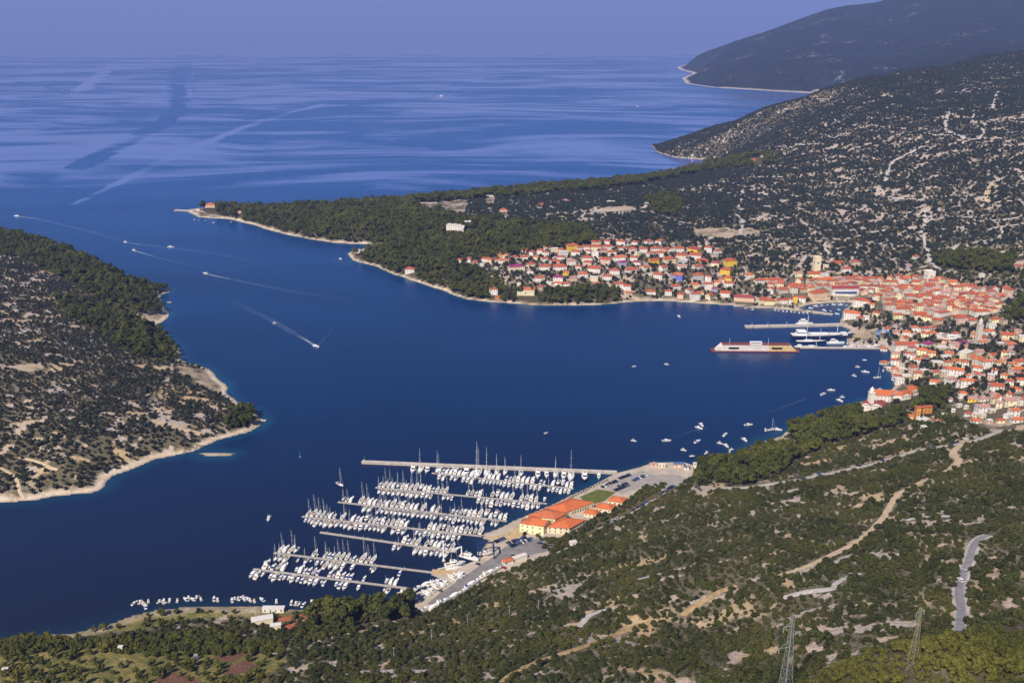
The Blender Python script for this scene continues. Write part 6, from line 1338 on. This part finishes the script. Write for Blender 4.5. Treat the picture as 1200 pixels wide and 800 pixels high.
lattice(1068.5, 711.5, 781.5, 3.0, .9, STEELY, 'thin yellowish lattice mast at the lower wood edge', [(.93, -1, 2.2), (.93, 1, 2.2), (.80, -1, 2.2)])
def pole(px, pyb, h, lb):
    x, y, z = ground([px], [pyb])[0]; e = empty('utility_pole', (x, y, z)); mb = MB(); mb.tube((0, 0, -1), (0, 0, h), .2, .14, 6); mb.obj('post', mat('pole_wood', (.36, .33, .29), .9), e); mb = MB(); mb.box((0, 0, h - .5), (1.9, .16, .16), 0); mb.obj('crossarm', STEEL, e); tag(e, lb, 'utility pole', 'utility poles on the scrub slope')
for px, py, lb in [(631, 717, 'utility pole nearest the pale rock clearing'), (597, 723.5, 'utility pole in the shrubs under the boatyard'), (548, 733, 'utility pole in the middle of the shrub slope'), (506, 751.5, 'utility pole right of the shore pines'), (462, 773, 'utility pole above the gravel path'), (705, 659, 'utility pole in the scrub above the marina building')]: pole(px, py, 9, lb)
lattice(860, 254, 273.5, 2.6, .8, STEEL, 'thin telecom mast by the quarry clearing above the villas', [], 'telecom_mast')
# clipped hedge along the promenade
def hedge(P, label):
    L_ = smooth_line(at_z([p[0] for p in P], [p[1] for p in P], QZ), 3); r = np.random.default_rng(8); cl = [(p[0] - L_[0][0], p[1] - L_[0][1], .7, .95) for p in L_]; V, F = leafy(r, cl, 26, .22)
    o = link(bpy.data.objects.new('hedge', tri_mesh('hedge_mesh', V, F, LEAF_SHRUB))); o.location = (*L_[0], QZ); tag(o, label, 'hedge')
hedge([(712, 562.5), (690, 573), (668, 584)], 'long clipped hedge along the promenade behind the outer pontoon'); hedge([(652, 591.5), (630, 601.5), (612, 610)], 'short clipped hedge on the quay by the yellow harbour building')
# boat wakes and the darker ripple lines out at sea -----------------
def wake_mat(name, dens, col=(.62, .68, .78)):
    m = bpy.data.materials.new(name); m.use_nodes = True; T = NT(m); b = T.n['Principled BSDF']; pos = T.new('ShaderNodeNewGeometry').outputs['Position']
    n = T.noise(pos, .25, 4, .7); b.inputs['Base Color'].default_value = (*col, 1); b.inputs['Roughness'].default_value = .7
    fd = T.new('ShaderNodeAttribute', attribute_name='fade').outputs['Fac']; T.set(b.inputs['Alpha'], T.math('MULTIPLY', T.math('MULTIPLY', T.ramp(n, .3, .75), dens), fd)); return m
WK1 = wake_mat('fresh_foam', .75); WK2 = wake_mat('old_foam', .20, (.30, .40, .60)); WK3 = wake_mat('far_wake', .45, (.30, .36, .55))
def wake(P, w0, w1, m, z=.06):
    L = smooth_line(at_z([p[0] for p in P], [p[1] for p in P], 0), 12); n = len(L); T_ = np.gradient(L, axis=0); T_ /= np.linalg.norm(T_, axis=1)[:, None]; N = np.stack([-T_[:, 1], T_[:, 0]], -1); V = []; Q = []
    for i in range(n): w_ = (w0 + (w1 - w0) * i / (n - 1)) * (.8 + .4 * vnoise(i / 4, 2, 9)); V += [(*(L[i] - N[i] * w_ / 2), z), (*(L[i] + N[i] * w_ / 2), z)]
    for i in range(n - 1): Q.append((2 * i, 2 * i + 1, 2 * i + 3, 2 * i + 2))
    o = link(bpy.data.objects.new('water_wake', np_mesh('water_wake', V, Q))); o.data.materials.append(m); a_ = o.data.attributes.new('fade', 'FLOAT', 'POINT'); a_.data.foreach_set('value', np.repeat(np.clip(np.linspace(1.25, 0, n), 0, 1), 2).astype(np.float32)); o['kind'] = 'structure'
for P, a, b, m in [([(21, 253.8), (37, 255.4), (50, 258)], 4, 8, WK1), ([(50, 258), (100, 270), (140, 281), (190, 292)], 9, 16, WK2), ([(149, 284.4), (170, 287), (198, 290)], 2.5, 5, WK1), ([(198, 290), (250, 297), (310, 308)], 7, 12, WK2), ([(158, 294), (172, 298), (185, 302)], 3, 5, WK1), ([(185, 302), (220, 310), (241, 316)], 6, 9, WK2), ([(242.5, 321), (258, 324.5), (275, 328)], 4, 6, WK1), ([(275, 328), (320, 337), (370, 346), (420, 354)], 8, 12, WK2),
                   ([(369, 405), (358, 398), (345, 391)], 3, 7, WK1), ([(345, 391), (325, 379), (300, 366), (265, 350)], 10, 17, WK2), ([(372, 405), (382, 395), (391, 384)], 2, 3, WK2), ([(514, 113.2), (500, 114)], 8, 14, WK1), ([(500, 114), (440, 119), (400, 122)], 25, 30, WK2), ([(87, 110), (105, 96), (125, 81), (146, 66)], 30, 110, WK3), ([(84, 110), (60, 103), (25, 96)], 25, 60, WK3), ([(945, 466), (915, 478), (880, 488)], 2, 3, WK2), ([(828, 500), (805, 507), (787, 512)], 2, 3, WK2), ([(386, 305), (410, 311), (440, 321)], 2, 4, WK2)]: wake(P, a, b, m)
# ------------------------------------------------------------------ town greenery, set between the houses
fx = np.array([f[0] for f in FOOT]); fy = np.array([f[1] for f in FOOT]); fr = np.array([f[2] for f in FOOT])
def clear_foot(x, y, k=1.0):
    o = np.ones(len(x), bool)
    for i in range(len(x)): o[i] = np.all((fx - x[i]) ** 2 + (fy - y[i]) ** 2 > (fr * k + 1.2) ** 2)
    return o
rg = np.random.default_rng(55); x, y = jgrid(-200, 1000, 880, 1850, 6.2, rg); h = grid_at(HG, x, y); sd = grid_at(SD, x, y); px, py, v = in_view(x, y, h)
oldt = pip(px, py, OLD); dens = np.where(oldt, .04, np.where(pip(px, py, TOWN3), .62, .60)); k = v & (h > .8) & (sd > 9) & in_any(px, py, [TOWN1, TOWN2, TOWN3]) & ~in_any(px, py, FOREST + TAN) & (rg.random(len(x)) < dens); x, y, h = x[k], y[k], h[k]; k = clear_foot(x, y) & road_clear(x, y)
GARD = np.c_[x[k], y[k], h[k]]
MARQ = [[(635, 606), (665, 609), (699, 595), (668, 587)], [(607, 622), (640, 629), (668, 628), (690, 616), (664, 607), (640, 602), (617, 612)], [(682, 606), (698, 609), (704, 601), (689, 598)], [(695, 599), (716, 603), (723, 594), (703, 591)], [(710, 591), (729, 595), (737, 586), (718, 583)], [(666, 641), (677, 641), (677, 632), (666, 632)], [(700, 573), (722, 576), (708, 587), (690, 592), (679, 582)]]
# bushes and trees round the marina buildings
VERGE = [(700, 604), (724, 594), (738, 586), (752, 572), (776, 566), (794, 571), (770, 585), (738, 604), (703, 621), (690, 628), (668, 640), (648, 648), (636, 641), (650, 630), (672, 626), (690, 612)]
VERGE2 = [(613, 626), (640, 630), (664, 632), (690, 618), (680, 628), (655, 640), (640, 634), (612, 630)]
x, y = jgrid(0, 220, 640, 860, 2.9, rg); px, py = project(x, y, np.full_like(x, QZ)); k = in_any(px, py, [VERGE, VERGE2]) & (rg.random(len(x)) < .74); k_ = k; x, y = x[k], y[k]; px, py = px[k_], py[k_]; k = ~in_any(px, py + 1, MARQ) & road_clear(x, y, 1.0) & (grid_at(sQ, x, y) > 0)
cx_ = np.array([o.location[:2] for o in COL.objects if o.name.startswith('parked_car')]); 
k &= np.array([np.min(np.hypot(cx_[:, 0] - a, cx_[:, 1] - b)) > 3.2 for a, b in zip(x, y)])
VB = np.c_[x[k], y[k], np.full(k.sum(), QZ)]
LAND_SAVE = LAND
LAND = [(l[0], l[1], l[2]) for l in HLAND + TLAND]
plant_kind('garden_tree', 'garden_greenery', 'garden tree', GARD, .6, 1.25, 300, 'trees between the town houses', 'dark green garden tree', 'dark trees filling gardens between the houses', 15, 3, [merged_mesh('garden_tree_mesh', p[2][0], p[2][1], LEAF_OLIVE, p[2][2]) for p in OAKS], tree_first([(tri_mesh('garden_crown_mesh', p[2][0], p[2][1], LEAF_OLIVE), p[1]) for p in OAKS]))
LAND = [('the long cream marina hall', 668, 600), ('the yellow harbour building', 630, 622), ('the farthest pavilion', 724, 588), ('the smallest pavilion', 692, 603), ('the lower service lane', 715, 612), ('the upper service lane', 765, 585), ('the cream shed above the yard', 671, 640)]
plant_kind('marina_bush', 'marina_shrubbery', 'bush', VB, .9, 1.7, 300, 'bushes round the marina buildings', 'dark rounded bush', 'dark bushes filling the verge of the marina', 16, 5, [s[0] for s in SHRUBS], lambda nm, k: link(bpy.data.objects.new(nm, SHRUBS[k][0])))
LAND = LAND_SAVE
# cypresses of the town
def cypress(px, py, sc, lb, k=0):
    x, y, z = ground([px], [py])[0]; e = empty('cypress_tree', (x, y, z), 0, sc); tv = CYPRESS[k][1]; t = np_mesh('cypress_trunk_mesh', tv[0], tv[1]); t.materials.append(BARK); child('trunk', t, e); child('crown', CYPRESS[k][0], e); tag(e, lb, 'cypress', 'cypresses in the town')
for px, py, sc, lb in [(1040, 375, 1.25, 'left cypress of the dark pair in the old town'), (1044.5, 374.5, 1.2, 'right cypress of the dark pair in the old town'), (1065.5, 376, 1.15, 'dark cypress by the lemon yellow old-town house'), (1116, 382.5, 1.5, 'broad dark cypress before the pink tall house'), (1148, 378, 1.2, 'slim cypress behind the campanile'), (1163, 442, 1.2, 'dark cypress right of the peach house'), (1187, 461, 1.1, 'slim cypress between terraces on the town slope'), (1078.5, 494, 1.5, 'dark cypress against the brick orange tower house')]: cypress(px, py, sc, lb)
